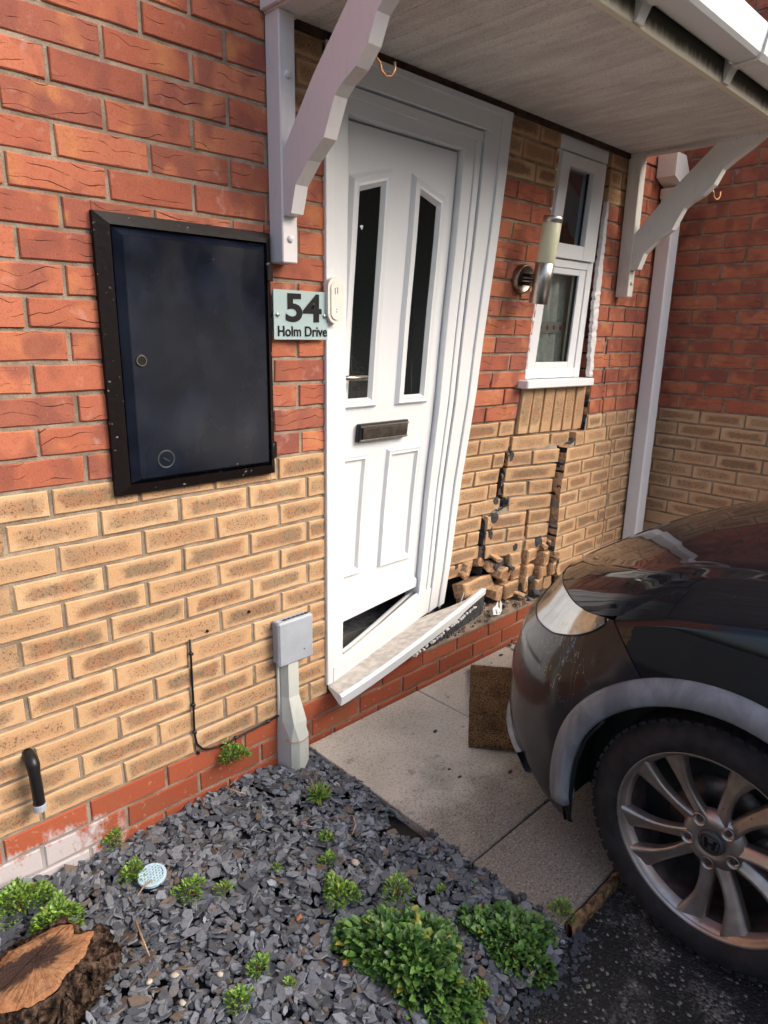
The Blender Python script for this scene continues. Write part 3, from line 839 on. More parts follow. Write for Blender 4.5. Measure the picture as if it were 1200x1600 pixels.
ro = ob('brick_stack', me('brick_stack', rest.V, rest.F, mats=[M['brick_red'], M['brick_yellow'], M['plinth']], fm=rm), side); ro['kind'] = 'stuff'; fixn(ro)

# ------------------------------------------------------------------ door set
def wd(v): return (v[0], v[1] + max(0, (v[0] - 1.1) / .89) * d0(v[2]), v[2])
def wt(v):
    t = min(1.05, max(0, (v[0] - 1.25) / .50)); return wd((v[0], v[1], v[2] + (.072 * t ** 1.25 if v[2] > .215 else .012 * t)))
def wl_(v): return (v[0], v[1] + .72 * d0(v[2]), v[2])
def sbox(mb, x0, x1, y0, y1, z0, z1, w, n=10, axis='z', c=.002):
    """long bar sliced so that it can follow the bent wall"""
    if axis == 'z':
        prof = [(x0 + c, y0), (x1 - c, y0), (x1, y0 + c), (x1, y1), (x0, y1), (x0, y0 + c)]
        mk = lambda t, p: (p[0], p[1], z0 + (z1 - z0) * t)
    else:
        prof = [(y0, z0 + c), (y0, z1 - c), (y0 + c, z1), (y1, z1), (y1, z0), (y0 + c, z0)]
        mk = lambda t, p: (x0 + (x1 - x0) * t, p[0], p[1])
    k = len(prof); V = []; F = []
    for i in range(n + 1): V += [w(mk(i / n, p)) for p in prof]
    for i in range(n):
        for j in range(k): F.append((i * k + j, i * k + (j + 1) % k, (i + 1) * k + (j + 1) % k, (i + 1) * k + j))
    F += [tuple(range(k)), tuple(n * k + j for j in range(k))]
    mb.add(V, F); return mb
def ring(mb, outer, inner, y0, y1, w):
    k = len(outer)
    V = [(p[0], y1, p[1]) for p in outer]
    V += [(p[0] + (q[0] - p[0]) * .25, y0, p[1] + (q[1] - p[1]) * .25) for p, q in zip(outer, inner)]
    V += [(p[0] + (q[0] - p[0]) * .55, y0 + .002, p[1] + (q[1] - p[1]) * .55) for p, q in zip(outer, inner)]
    V += [(p[0] + (q[0] - p[0]) * .72, y0 + .001, p[1] + (q[1] - p[1]) * .72) for p, q in zip(outer, inner)]
    V += [(p[0], y1, p[1]) for p in inner]
    F = []
    for a in range(4):
        for j in range(k): F.append((a * k + j, a * k + (j + 1) % k, (a + 1) * k + (j + 1) % k, (a + 1) * k + j))
    # cut long edges so the ring bends with the door
    mb.add([w(v) for v in V], F)
def cutpoly(poly, n=6):
    o = []
    for i, p in enumerate(poly):
        q = poly[(i + 1) % len(poly)]
        for t in range(n): o.append((p[0] + (q[0] - p[0]) * t / n, p[1] + (q[1] - p[1]) * t / n))
    return o
door = empty('front_door', 'white panelled front door in a bent white frame, twisted inwards at the bottom', 'door', (1.5, 0, .16))
dz_ = Vector((1.5, 0, .16))
def dbuild(mb, name, mat, parent=door, smooth=False):
    mb.V = [(v[0] - 1.5, v[1], v[2] - .16) for v in mb.V] if parent is door else mb.V
    o = mb.build(name, mat, parent, smooth); return fixn(o)
fr = MB()
sbox(fr, 1.087, 1.118, -.012, .02, .20, 2.235, wd); dbuild(fr, 'frame_cover_strip', M['upvc'])
fr = MB(); sbox(fr, 1.119, 1.188, .000, .085, .20, 2.14, wd); dbuild(fr, 'door_jamb', M['upvc'])
fr = MB(); sbox(fr, 1.748, 1.808, .004, .085, .20, 2.14, wd); sbox(fr, 1.808, 1.840, -.002, .03, .20, 2.14, wd); dbuild(fr, 'door_jamb', M['upvc'])
fr = MB(); sbox(fr, 1.188, 1.748, .004, .085, 2.078, 2.15, wd, axis='x'); dbuild(fr, 'door_head', M['upvc'])
fr = MB(); sbox(fr, 1.187, 1.841, -.003, .03, 2.12, 2.151, wd, axis='x'); dbuild(fr, 'door_head', M['upvc'])
fr = MB(); sbox(fr, 1.087, 1.985, -.010, .03, 2.157, 2.238, wd, axis='x'); sbox(fr, 1.087, 1.985, -.018, -.008, 2.218, 2.240, wd, axis='x'); dbuild(fr, 'frame_cover_strip', M['upvc'])
fr = MB(); sbox(fr, 1.846, 1.938, -.008, .03, .20, 2.157, wd); sbox(fr, 1.932, 1.985, -.018, .03, .20, 2.225, wd); sbox(fr, 1.845, 1.853, -.011, .0, .20, 2.157, wd)
dbuild(fr, 'frame_cover_strip', M['upvc'])
fr = MB(); sbox(fr, 1.8405, 1.8455, .02, .03, .2, 2.15, wd); dbuild(fr, 'dark_gap', M['dark'])
fr = MB(); sbox(fr, 1.128, 1.843, -.006, .055, .188, .250, wt, axis='x', n=14); sbox(fr, 1.188, 1.748, .055, .085, .188, .225, wt, axis='x', n=14)
sbox(fr, 1.188, 1.748, .012, .020, .250, .257, wt, axis='x', n=14)
dbuild(fr, 'threshold', M['upvc'])
fr = MB(); sbox(fr, 1.188, 1.748, .024, .034, .250, .255, wt, axis='x', n=14); dbuild(fr, 'threshold_track', M['steel'])
# outer sill, torn from the frame and sprung up at its right end
ts = [0, .08, .16, .25, .33, .42, .50, .58, .66, .72, .77, .82, .86, .90, .95, 1.0]
V = []; mi_ = []
for i, t in enumerate(ts):
    x = 1.095 + .90 * t
    yb = wd((min(x, 1.985), -.004, .2))[1]; zb = .193 + .012 * t
    xf = 1.085 + 1.02 * t; yf = -.092 + .155 * t ** 1.25; zf = .186 + .095 * t ** 1.1
    zf += rng.uniform(-.0015, .0015) if t > .5 else 0; yf += rng.uniform(-.002, .002) if t > .5 else 0
    k = min(1, max(0, (t - .74) / .12)); k = k * k * (3 - 2 * k)      # the flat part is torn away towards the right
    x = x + (xf - x) * k; yb = yb + (yf + .030 - yb) * k; zb = zb + (zf + .004 - zb) * k
    th_ = .034 - .012 * k
    V += [(x, yb, zb), (xf - .01 * t, yf + .014, zf + .007), (xf - .004 * t, yf + .006, zf + .006), (xf, yf, zf), (xf, yf + .002, zf - th_), (xf, yf + .014, zf - th_ + .002), (x, yb, zb - .010)]
F = []
for i in range(len(ts) - 1):
    for j in range(7): F.append((i * 7 + j, i * 7 + (j + 1) % 7, (i + 1) * 7 + (j + 1) % 7, (i + 1) * 7 + j)); mi_.append(1 if j == 0 else 0)
F += [tuple(range(7)), tuple(range((len(ts) - 1) * 7, len(ts) * 7))]; mi_ += [0, 0]
M['sill_top'] = plain('dirty_sill_top', (.52, .48, .43), .7, var=.2, vs=30, bump=.3, bs=90)
s_ = MB().add(V, F); o = dbuild(s_, 'sill', M['upvc'])
o.data.materials.append(M['sill_top']); o.data.polygons.foreach_set('material_index', mi_)
o['label'] = 'outer sill torn loose and sprung up at its splintered right end'
# the dark membrane and mastic under the sill
V = []; 
for i in range(25):
    t = .30 + .7 * i / 24; xf = 1.085 + 1.02 * t; yf = -.092 + .155 * t ** 1.25; zf = .186 + .095 * t ** 1.1
    V += [(xf, yf + .010, zf - .028), (xf + .006, max(.004, yf + .016), .158 + rng.uniform(-.002, .002))]
F = [(2 * i, 2 * i + 1, 2 * i + 3, 2 * i + 2) for i in range(24)]
dbuild(MB().add(V, F), 'membrane', M['core'])
mb = MB()
for i in range(34):
    t = .42 + .5 * i / 33 + rng.uniform(-.01, .01); xf = 1.085 + 1.02 * t; yf = -.092 + .155 * t ** 1.25; zf = .186 + .095 * t ** 1.1
    zc = zf - .045 - .01 * rng.random(); r_ = rng.uniform(.004, .009)
    if zc < .162: continue
    V, F = lathe([(-r_, .001), (-r_ * .6, r_ * .8), (0, r_), (r_ * .6, r_ * .8), (r_, .001)], 6, 'x', (xf, yf + .008, zc)); mb.add(V, F)
dbuild(mb, 'mastic', M['timber_white'])
# leaf
lf = MB(); n_ = 12; V = []; F = []
prof = [(1.178, .032), (1.742, .032), (1.742, .076), (1.178, .076)]
for i in range(n_ + 1):
    t = i / n_
    for (x, y) in prof:
        zb = .292 + .11 * (x - 1.178); V.append(wl_((x, y, zb + (2.072 - zb) * t)))
for i in range(n_):
    for j in range(4): F.append((i * 4 + j, i * 4 + (j + 1) % 4, (i + 1) * 4 + (j + 1) % 4, (i + 1) * 4 + j))
F += [(0, 1, 2, 3), tuple(n_ * 4 + j for j in range(4))]
lf.add(V, F); leaf = dbuild(lf, 'door_leaf', M['upvc'])
def lbuild(mb, name, mat, smooth=False):
    mb.V = [(v[0] - 1.5, v[1], v[2] - .16) for v in mb.V]
    return fixn(mb.build(name, mat, leaf, smooth))
b = MB(); V = []
for x in np.linspace(1.179, 1.741, 8):
    zb = .294 + .11 * (x - 1.178); V += [wl_((x, .022, zb + .004)), wl_((x, .022, .395)), wl_((x, .033, .404)), wl_((x, .033, zb))]
F = [(i * 4 + j, i * 4 + (j + 1) % 4, (i + 1) * 4 + (j + 1) % 4, (i + 1) * 4 + j) for i in range(7) for j in range(4)] + [(0, 1, 2, 3), (28, 29, 30, 31)]
lbuild(b.add(V, F), 'weather_bar', M['upvc'])
gl = [(1.280, 1.21), (1.372, 1.21), (1.372, 1.908), (1.280, 1.880)]
gr_ = [(1.562, 1.21), (1.650, 1.21), (1.650, 1.880), (1.562, 1.908)]
ol = [(1.232, 1.172), (1.418, 1.172), (1.418, 1.972), (1.232, 1.922)]
og = [(1.514, 1.172), (1.696, 1.172), (1.696, 1.922), (1.514, 1.972)]
for inner, outer in ((gl, ol), (gr_, og)):
    mb = MB(); ring(mb, cutpoly(outer), cutpoly(inner), .016, .033, wl_); lbuild(mb, 'glazing_bead', M['upvc'])
    pp = cutpoly(inner)
    g = MB().add([wl_((p[0], .0305, p[1])) for p in pp], [tuple(range(len(pp)))]); lbuild(g, 'door_glass', M['door_glass'])
for (x0, x1) in ((1.20, 1.405), (1.497, 1.692)):
    outer = [(x0, .505), (x1, .505), (x1, 1.006), (x0, 1.006)]; inn = [(x0 + .034, .54), (x1 - .034, .54), (x1 - .034, .972), (x0 + .034, .972)]
    mb = MB(); ring(mb, cutpoly(outer), cutpoly(inn), .019, .033, wl_); lbuild(mb, 'raised_panel', M['upvc'])
mb = MB().box(1.328, 1.585, .012, .034, 1.047, 1.115, .004, wl_); lbuild(mb, 'letterbox_surround', M['black'])
mb = MB().box(1.345, 1.576, .006, .014, 1.058, 1.100, .002, wl_); lbuild(mb, 'letterbox_flap', M['steel_dark'])
mb = MB().box(1.335, 1.580, .004, .014, 1.1015, 1.108, .001, wl_).box(1.335, 1.580, .006, .014, 1.050, 1.0565, .001, wl_); lbuild(mb, 'letterbox_trim', M['steel'])
V, F = tubeg([wl_(v) for v in ((1.215, .03, 1.287), (1.215, -.010, 1.287), (1.225, -.022, 1.287), (1.315, -.024, 1.285))], .0085, 10); mb = MB().add(V, F); lbuild(mb, 'door_handle', M['steel'], True)
mb = MB().box(1.200, 1.230, .022, .033, 1.20, 1.34, .004, wl_); lbuild(mb, 'handle_plate', M['steel'])
# crack at the foot of the jamb
mb = MB().box(1.7435, 1.7475, .03, .034, .30, 2.06, 0, None)
# floor inside
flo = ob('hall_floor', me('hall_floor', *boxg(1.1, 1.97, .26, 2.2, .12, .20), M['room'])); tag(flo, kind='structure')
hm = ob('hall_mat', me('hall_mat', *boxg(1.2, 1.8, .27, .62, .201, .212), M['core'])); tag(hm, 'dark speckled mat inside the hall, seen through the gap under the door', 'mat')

# ------------------------------------------------------------------ window
def ww(v):
    t = min(1, max(0, (2.25 - v[2]) / 1.0)); u = (v[0] - 2.325) / .38
    lx, rx = 2.345 - .038 * t, 2.739 - .012 * t
    return (lx + (rx - lx) * u, v[1] + t * (.075 * (1 - u) + .035 * u), v[2])
win = empty('side_window', 'narrow white framed window with an opening toplight, between door and porch bracket', 'window', (0, 0, 0))
def wb(mb, name, mat, parent=win, smooth=False): return fixn(mb.build(name, mat, parent, smooth))
f = MB()
for a in ((2.325, 2.368, .008, .08, 1.245, 2.19), (2.664, 2.705, .008, .08, 1.245, 2.19)): sbox(f, *a, ww)
for a in ((2.368, 2.664, .009, .08, 1.245, 1.290), (2.368, 2.664, .009, .08, 2.165, 2.19), (2.368, 2.664, .009, .08, 1.735, 1.770)): sbox(f, *a, ww, axis='x', n=4)
wf = wb(f, 'window_frame', M['upvc'])
f = MB(); sbox(f, 2.325, 2.708, .004, .06, 2.192, 2.250, ww, axis='x', n=4); wb(f, 'head_panel', M['upvc'])
f = MB()
for a in ((2.350, 2.412, -.006, .05, 1.772, 2.180), (2.598, 2.690, -.006, .05, 1.772, 2.180)): sbox(f, *a, ww)
for a in ((2.412, 2.598, -.005, .05, 1.772, 1.832), (2.412, 2.598, -.005, .05, 2.135, 2.180)): sbox(f, *a, ww, axis='x', n=4)
sash = wb(f, 'window_sash', M['upvc'])
f = MB()
for a in ((2.368, 2.400, .014, .05, 1.290, 1.735), (2.618, 2.664, .014, .05, 1.290, 1.735)): sbox(f, *a, ww)
for a in ((2.400, 2.618, .015, .05, 1.290, 1.318), (2.400, 2.618, .015, .05, 1.708, 1.735)): sbox(f, *a, ww, axis='x', n=4)
wb(f, 'glazing_bead', M['upvc'])
def pane(x0, x1, z0, z1, y, par):
    V = [ww((x, y, z)) for x, z in ((x0, z0), (x1, z0), (x1, z1), (x0, z1))]
    return ob('pane', me('pane', V, [(0, 1, 2, 3)], M['glass']), par)
pane(2.41, 2.634, 1.83, 2.137, .022, sash); pane(2.398, 2.636, 1.316, 1.71, .026, wf)
f = MB()
for a in ((2.412, 2.418, .018, .03, 1.832, 2.135), (2.592, 2.598, .018, .03, 1.832, 2.135)): sbox(f, *a, ww)
for a in ((2.400, 2.406, .022, .034, 1.318, 1.708), (2.612, 2.618, .022, .034, 1.318, 1.708)): sbox(f, *a, ww)
wb(f, 'gasket', M['black'])
f = MB().box(2.268, 2.752, -.028, .06, 1.206, 1.242, .004, lambda v: (v[0], v[1] + .055 * (2.755 - v[0]) / .5, v[2])); wb(f, 'window_sill', M['upvc'])
V = []; F = []
V = []; F = []; zz_ = np.linspace(1.246, 2.04, 60)
for z in zz_:
    w_ = float(np.interp(z, [1.24, 1.35, 1.55, 1.75, 1.95, 2.04], [.020, .026, .034, .028, .012, .004])) * rng.uniform(.75, 1.15)
    V += [(2.772 - w_, .022, z), (2.773 - w_, .004 + rng.uniform(-.003, .003), z), (2.777, .0 + rng.uniform(-.004, .002), z), (2.779, .02, z)]
for i in range(len(zz_) - 1): F += [(i * 4 + j, i * 4 + j + 1, (i + 1) * 4 + j + 1, (i + 1) * 4 + j) for j in range(3)]
wb(MB().add(V, F), 'sealant_bead', M['timber_white'])
path = [(2.312 + rng.uniform(-.002, .002), field(2.30, z) + .004, z) for z in np.linspace(1.25, 1.60, 26)]
V, F = tubeg(path, [rng.uniform(.004, .010) for _ in path], 7); wb(MB().add(V, F), 'sealant_bead', M['timber_white'])
f = MB().box(2.70, 2.775, .10, .11, 1.24, 2.25); wb(f, 'dark_gap', M['dark'])
f = MB().box(2.306, 2.327, .14, .15, 1.24, 2.25); wb(f, 'dark_gap', M['dark'])
# things indoors behind the pane
V = []; F = []
for i in range(60):
    x = 2.34 + .46 * i / 59; y = .125 + .012 * math.sin(i * .75) + .004 * math.sin(i * 2.3)
    V += [(x, y, 1.24), (x, y, 1.74)]
F = [(2 * i, 2 * i + 2, 2 * i + 3, 2 * i + 1) for i in range(59)]
cm = plain('net_curtain', (.66, .69, .62), .9)
cu = tag(ob('net_curtain', me('net_curtain', V, F, cm, True)), 'pale curtain hanging inside the lower pane of the narrow window', 'curtain')
bs = MB()
bc = empty('tile_border', 'strip of pale tiles with red flowers, seen inside the lower window pane', 'tile border', (2.60, .108, 1.475)); bc.scale = (.34, .34, .34)
tl = MB().box(-.5, .50, 0, .01, -.075, .075); tl.build('tile_band', plain('pale_tile', (.42, .43, .38), .3), bc)
for i in range(6):
    mb = MB()
    for a in range(6):
        th = a * math.pi / 3 + i
        V, F = lathe([(-.004, .001), (-.003, .014), (0, .016)], 7, 'y', (-.42 + .165 * i + .017 * math.cos(th), 0, .0 + .019 * math.sin(th))); mb.add(V, F)
    mb.build('flower', plain('flower_red', (.42, .11, .07), .6) if i == 0 else bpy.data.materials['flower_red'], bc)
jr = MB(); V, F = lathe([(1.27, .001), (1.272, .045), (1.36, .05), (1.40, .03), (1.43, .028), (1.44, .033), (1.44, .001)], 20, 'z', (2.60, .50, .56)); 
tag(MB().add(V, F).build('glass_jar', plain('pale_blue_glass', (.18, .27, .33), .15), None, True), 'small pale blue jar standing inside the toplight of the narrow window', 'jar')

# ------------------------------------------------------------------ meter box
mbx = empty('meter_box', 'black painted gas meter cupboard set in the wall left of the door', 'meter box', (.63, 0, 1.36))
def P(mb, name, mat, par, org, smooth=False):
    mb.V = [(v[0] - org[0], v[1] - org[1], v[2] - org[2]) for v in mb.V]
    return fixn(mb.build(name, mat, par, smooth))
O1 = (.63, 0, 1.36)
x0, x1, z0, z1 = .380, .877, 1.015, 1.706
fr = MB()
def frame4(mb, x0, x1, z0, z1, w, y0, y1, c):
    wl0, wr0, wb0, wt0 = w if isinstance(w, tuple) else (w,) * 4
    # mitred frame with sloped faces
    A_, B_, C_, D_ = (x0 + wl0, z0 + wb0), (x1 - wr0, z0 + wb0), (x1 - wr0, z1 - wt0), (x0 + wl0, z1 - wt0)
    for (a, b_, cc, d) in (((x0, z0), (x1, z0), B_, A_), ((x1, z0), (x1, z1), C_, B_), ((x1, z1), (x0, z1), D_, C_), ((x0, z1), (x0, z0), A_, D_)):
        V = [(a[0], y0 + c, a[1]), (b_[0], y0 + c, b_[1]), (cc[0], y0, cc[1]), (d[0], y0, d[1]), (a[0], y1, a[1]), (b_[0], y1, b_[1]), (cc[0], y1, cc[1]), (d[0], y1, d[1])]
        mb.add(V, [(0, 1, 2, 3), (0, 4, 5, 1), (2, 6, 7, 3), (4, 7, 6, 5), (0, 3, 7, 4), (1, 5, 6, 2)])
frame4(fr, x0, x1, z0, z1, (.036, .017, .026, .028), -.026, .05, .010)
P(fr, 'cupboard_frame', M['meter_frame'], mbx, O1)
dr = MB()
V = [(x0 + .046, -.006, z0 + .046), (x1 - .042, -.006, z0 + .046), (x1 - .042, -.006, z1 - .044), (x0 + .046, -.006, z1 - .044)]
frame4(dr, x0 + .042, x1 - .020, z0 + .030, z1 - .033, (.022, .012, .012, .018), -.032, .0, .014)
dr.box(x0 + .062, x1 - .031, -.0315, -.01, z0 + .041, z1 - .050)
cd = P(dr, 'cupboard_door', M['meter'], mbx, O1)
P(MB().box(x0 + .036, x1 - .036, .0, .045, z0 + .036, z1 - .036), 'cupboard_back', M['dark'], mbx, O1)
kx, kz = .466, 1.360
V, F = lathe([(-.036, .0115), (-.036, .0135), (-.0315, .0155)], 24, 'y', (kx, 0, kz)); P(MB().add(V, F), 'keyhole_ring', M['steel_dark'], cd, O1)
V, F = lathe([(-.0345, .0001), (-.0345, .0115)], 24, 'y', (kx, 0, kz)); P(MB().add(V, F), 'keyhole', M['dark'], cd, O1)
V, F = lathe([(-.0325, .0205), (-.0335, .0225), (-.0325, .0245)], 40, 'y', (.516, 0, 1.101)); mb = MB().add(V, F)
a = math.radians(-48); V, F = tubeg([(.516 - .008, -.032, 1.105), (.516 + .009, -.032, 1.094)], .0013, 6); mb.add(V, F)
P(mb, 'moulded_circle_mark', plain('worn_black_paint', (.05, .055, .06), .5), cd, O1)
for hzz in (1.60, 1.09):
    P(MB().box(x1 - .024, x1 - .004, -.037, -.026, hzz - .025, hzz + .025, .002), 'hinge', M['meter_frame'], mbx, O1)

# ------------------------------------------------------------------ house number plate
sg = empty('house_number_plate', 'frosted glass plate reading 54 Holm Drive on the brick beside the door', 'sign', (.982, -.02, 1.485))
d = MB().box(-.1015, .1015, -.002, .002, -.071, .071, .0007); P(d, 'glass_plate', M['sign'], sg, (0, 0, 0))
P(MB().box(-.1015, -.1005, -.0025, .0025, -.071, .071), 'plate_edge', M['sign_glass'], sg, (0, 0, 0))
def text(name, s, size, x, z, parent, mat, off=0.0, y=-.003, sx=1.0, align='CENTER', rot=(math.pi / 2, 0, 0), ext=.0006):
    c = bpy.data.curves.new(name, 'FONT'); c.body = s; c.size = size; c.align_x = align; c.align_y = 'CENTER'; c.extrude = ext; c.offset = off
    c.materials.append(mat); o = ob(name, c); bpy.context.view_layer.update()
    d = bpy.data.meshes.new_from_object(o.evaluated_get(bpy.context.evaluated_depsgraph_get())); bpy.data.objects.remove(o)
    o = ob(name, d, parent, (x, y, z)); o.rotation_euler = rot; o.scale = (sx, 1, 1); return o
text('number_digits', '54', .110, .008, .017, sg, M['letter'], .0030, sx=1.26)
text('street_lettering', 'Holm Drive', .0415, .0045, -.048, sg, M['letter'], .0008, sx=.94)
for x in (-.088, .088):
    V, F = lathe([(-.006, .0001), (-.006, .0055), (-.004, .0065), (.019, .0060), (.019, .0001)], 16, 'y', (x, 0, .0)); P(MB().add(V, F), 'stand_off_screw', M['steel'], sg, (0, 0, 0), True)
# doorbell
db = empty('doorbell', 'cream oval doorbell fixed to the left door jamb', 'doorbell', (1.107, -.012, 1.533))
def stadium(w, h, n=10):
    return [(w * math.cos(math.pi * k / n), h - w + w * math.sin(math.pi * k / n)) for k in range(n + 1)] + [(w * math.cos(math.pi + math.pi * k / n), -h + w + w * math.sin(math.pi + math.pi * k / n)) for k in range(n + 1)]
P(MB().add(*prism(stadium(.031, .069), -.022, 0, 'y')), 'bell_body', M['cream_plastic'], db, (0, 0, 0))
P(MB().add(*prism(stadium(.021, .058), -.026, -.021, 'y')), 'bell_face', M['cream_plastic'], db, (0, 0, 0))
P(MB().add(*tubeg([(-.006, -.0265, .018), (-.006, -.0265, .036), (.004, -.0265, .038), (.004, -.0265, .020)], .0009, 6)), 'bell_symbol', M['black'], db, (0, 0, 0))
mb = MB()
for z in (-.026, -.034): mb.add(*lathe([(-.0268, .0001), (-.0268, .0016), (-.025, .0016)], 8, 'y', (.0, 0, z)))
P(mb, 'bell_holes', M['black'], db, (0, 0, 0))

# ------------------------------------------------------------------ porch canopy
can = empty('porch_canopy', 'white porch canopy with mouldy boarded soffit and scalloped timber brackets', 'canopy', (1.92, 0, 2.25))
OC = (1.92, 0, 2.25)
ZS = 2.262
for k in range(20):
    a = .965 + k * .0975; b_ = a + .0975
    poly = [(a + .0004, ZS + .003), (a + .003, ZS), (b_ - .0035, ZS), (b_ - .0005, ZS + .003), (b_ - .0005, ZS + .010), (a + .0004, ZS + .010)]
    V, F = prism(poly, -.640, -.012, 'y'); P(MB().add(V, F), 'soffit_board', M['soffit'], can, OC)
P(MB().box(.885, .965, -.64, .0, 2.247, 2.30, .003), 'side_beam', M['timber_white'], can, OC)
P(MB().box(2.915, 2.965, -.64, .0, 2.247, 2.30, .003), 'side_beam', M['soffit'], can, OC)
P(MB().box(.872, .885, -.70, -.003, 2.252, 2.44, .002), 'barge_board', M['timber_white'], can, OC)
P(MB().box(2.965, 2.978, -.70, -.003, 2.252, 2.44, .002), 'barge_board', M['timber_white'], can, OC)
P(MB().box(.886, 2.964, -.662, -.641, 2.258, 2.43, .002), 'fascia_board', M['fascia'], can, OC)
P(MB().box(.966, 2.914, -.014, -.002, 2.240, 2.266, .002), 'wall_batten', plain('damp_dark_batten', (.045, .022, .017), .7, var=.5, vs=30, bump=.5, bs=60), can, OC)
# lean-to roof with tiles
rf = MB(); 
V, F = prism([(-.72, 2.42), (-.70, 2.44), (.0, 2.78), (.0, 2.75), (-.66, 2.42)], .86, 2.99, 'x'); P(rf.add(V, F), 'roof', M['core'], can, OC)
tm = plain('roof_tile', (.10, .06, .05), .85, var=.3)
tmesh = me('roof_tile', *boxg(-.078, .078, -.002, .13, -.006, .006, .002), tm)
for i in range(6):
    for j in range(13):
        o = ob('roof_tile', tmesh, can); o.location = (.94 + .163 * j - OC[0], -.72 + .113 * i, 2.452 + .055 * i - OC[2]); o.rotation_euler = (.43, 0, 0)
lower = [(-.060, 1.748), (-.102, 1.752), (-.124, 1.82), (-.180, 1.872), (-.245, 1.915), (-.262, 1.949), (-.288, 2.001), (-.315, 2.022), (-.365, 2.046), (-.407, 2.084), (-.435, 2.140), (-.479, 2.172), (-.54, 2.212), (-.590, 2.248)]
upper = [(-.400, 2.248), (-.309, 2.163), (-.206, 2.066), (-.066, 1.908)]
for bx, pw, lab, mt in ((.887, .046, 'left porch bracket with bolts', M['timber_white']), (2.918, .050, 'right porch bracket', M['upvc_dirty'])):
    br = empty('canopy_bracket', None, None); br.parent = can; br['label'] = lab
    br.location = (0, 0, 0)
    post = MB().box(bx, bx + .052, -.066, -.002, 1.626, 2.247, .003); P(post, 'post', mt, br, OC)
    brace = MB().add(*prism(lower + upper, bx + .004, bx + .046, 'x')); P(brace, 'brace', mt, br, OC)
    for zb in (1.69, 2.10) if bx < 1 else (1.69,):
        V, F = lathe([(-.074, .0001), (-.073, .007), (-.070, .010), (-.066, .0105)], 12, 'y', (bx + .026, 0, zb)); P(MB().add(V, F), 'bolt', mt, br, OC, True)
    hx_ = [(bx + .044, -.385, 2.075), (bx + .062, -.387, 2.062), (bx + .066, -.389, 2.045), (bx + .075, -.395, 2.034), (bx + .088, -.401, 2.036), (bx + .096, -.404, 2.052), (bx + .095, -.403, 2.068)]
    V, F = tubeg(hx_, .0032, 8); P(MB().add(V, F), 'hook', M['brass'], br, OC, True)

gut = empty('rain_gutter', 'white square-section gutter along the front of the porch canopy', 'gutter', (1.9, -.73, 2.35))
OG = (1.9, -.73, 2.35)
gp = [(-.672, 2.395), (-.676, 2.320), (-.690, 2.312), (-.765, 2.312), (-.775, 2.322), (-.790, 2.395), (-.783, 2.397), (-.770, 2.326), (-.763, 2.318), (-.69, 2.318), (-.681, 2.322), (-.678, 2.395)]
for a, b_ in ((.86, 1.638), (1.652, 2.262), (2.276, 3.0)):
    P(MB().add(*prism(gp, a, b_, 'x')), 'gutter_length', M['upvc'], gut, OG)
for c_ in (1.645, 2.269):
    q = [(-.664, 2.40), (-.664, 2.262), (-.670, 2.262), (-.690, 2.303), (-.770, 2.304), (-.783, 2.318), (-.797, 2.400), (-.789, 2.402), (-.775, 2.328), (-.765, 2.311), (-.69, 2.310), (-.675, 2.318), (-.671, 2.40)]
    P(MB().add(*prism(q, c_ - .022, c_ + .022, 'x')), 'gutter_bracket', M['upvc_dirty'], gut, OG)

dp = empty('downpipe', 'square white downpipe standing in the corner beside the right wall', 'downpipe', (3.335, -.035, 0))
OD = (3.335, -.035, 0)
P(MB().box(3.276, 3.368, -.084, -.006, .0, 2.12, .006), 'pipe', M['upvc'], dp, OD)
V, F = tubeg([(3.330, -.040, 2.10), (3.325, -.042, 2.16), (3.255, -.052, 2.25), (3.255, -.052, 2.29)], .042, 4, True)
P(MB().box(3.266, 3.377, -.092, -.004, 2.115, 2.165, .004), 'collar', M['upvc_dirty'], dp, OD)
P(MB().add(*prism([(3.205, 2.205), (3.300, 2.170), (3.375, 2.170), (3.375, 2.225), (3.305, 2.31), (3.205, 2.31)], -.100, -.006, 'y')), 'offset_bend', M['upvc_dirty'], dp, OD)
for z in (.12,):
    P(MB().box(3.270, 3.376, -.090, -.002, z, z + .025, .003), 'pipe_clip', M['upvc'], dp, OD)

# ------------------------------------------------------------------ wall lamp
lp = empty('wall_lamp', 'brushed steel tube wall lamp with cream diffuser between door and window', 'lamp', (2.185, .042, 1.668)); lp.rotation_euler = (.13, 0, .0)
def lg(V, F, nm, mt, sm=True): return P(MB().add(V, F), nm, mt, lp, (0, 0, 0), sm)
lg(*lathe([(.01, .058), (-.022, .058), (-.026, .055), (-.020, .048), (-.014, .02), (-.014, .0001)], 32, 'y'), 'wall_plate', M['steel_dark'])
lg(*tubeg([(0, -.01, .016), (0, -.10, .016)], .0085, 10), 'arm', M['steel_dark'])
lg(*tubeg([(0, -.01, -.016), (0, -.10, -.016)], .0085, 10), 'arm', M['steel_dark'])
lg(*tubeg([(0, -.01, 0), (.0, -.06, 0), (.0, -.10, .0)], .005, 8), 'lock_screw', M['steel_dark'])
def cy(z0_, z1_, r_, c_=(0, -.105)): return lathe([(z0_, .0001), (z0_, r_ - .001), (z0_ + .001, r_), (z1_ - .001, r_), (z1_, r_ - .001), (z1_, .0001)], 32, 'z', (c_[0], c_[1], 0))
lg(*cy(-.090, .070, .0385), 'lamp_tube', M['steel'])
lg(*cy(.070, .222, .0375), 'diffuser', M['diffuser'])
lg(*cy(.222, .246, .0385), 'lamp_cap', M['steel'])
for o_ in bpy.data.objects:
    if o_.name.startswith(('lamp_tube', 'diffuser', 'lamp_cap')): pass

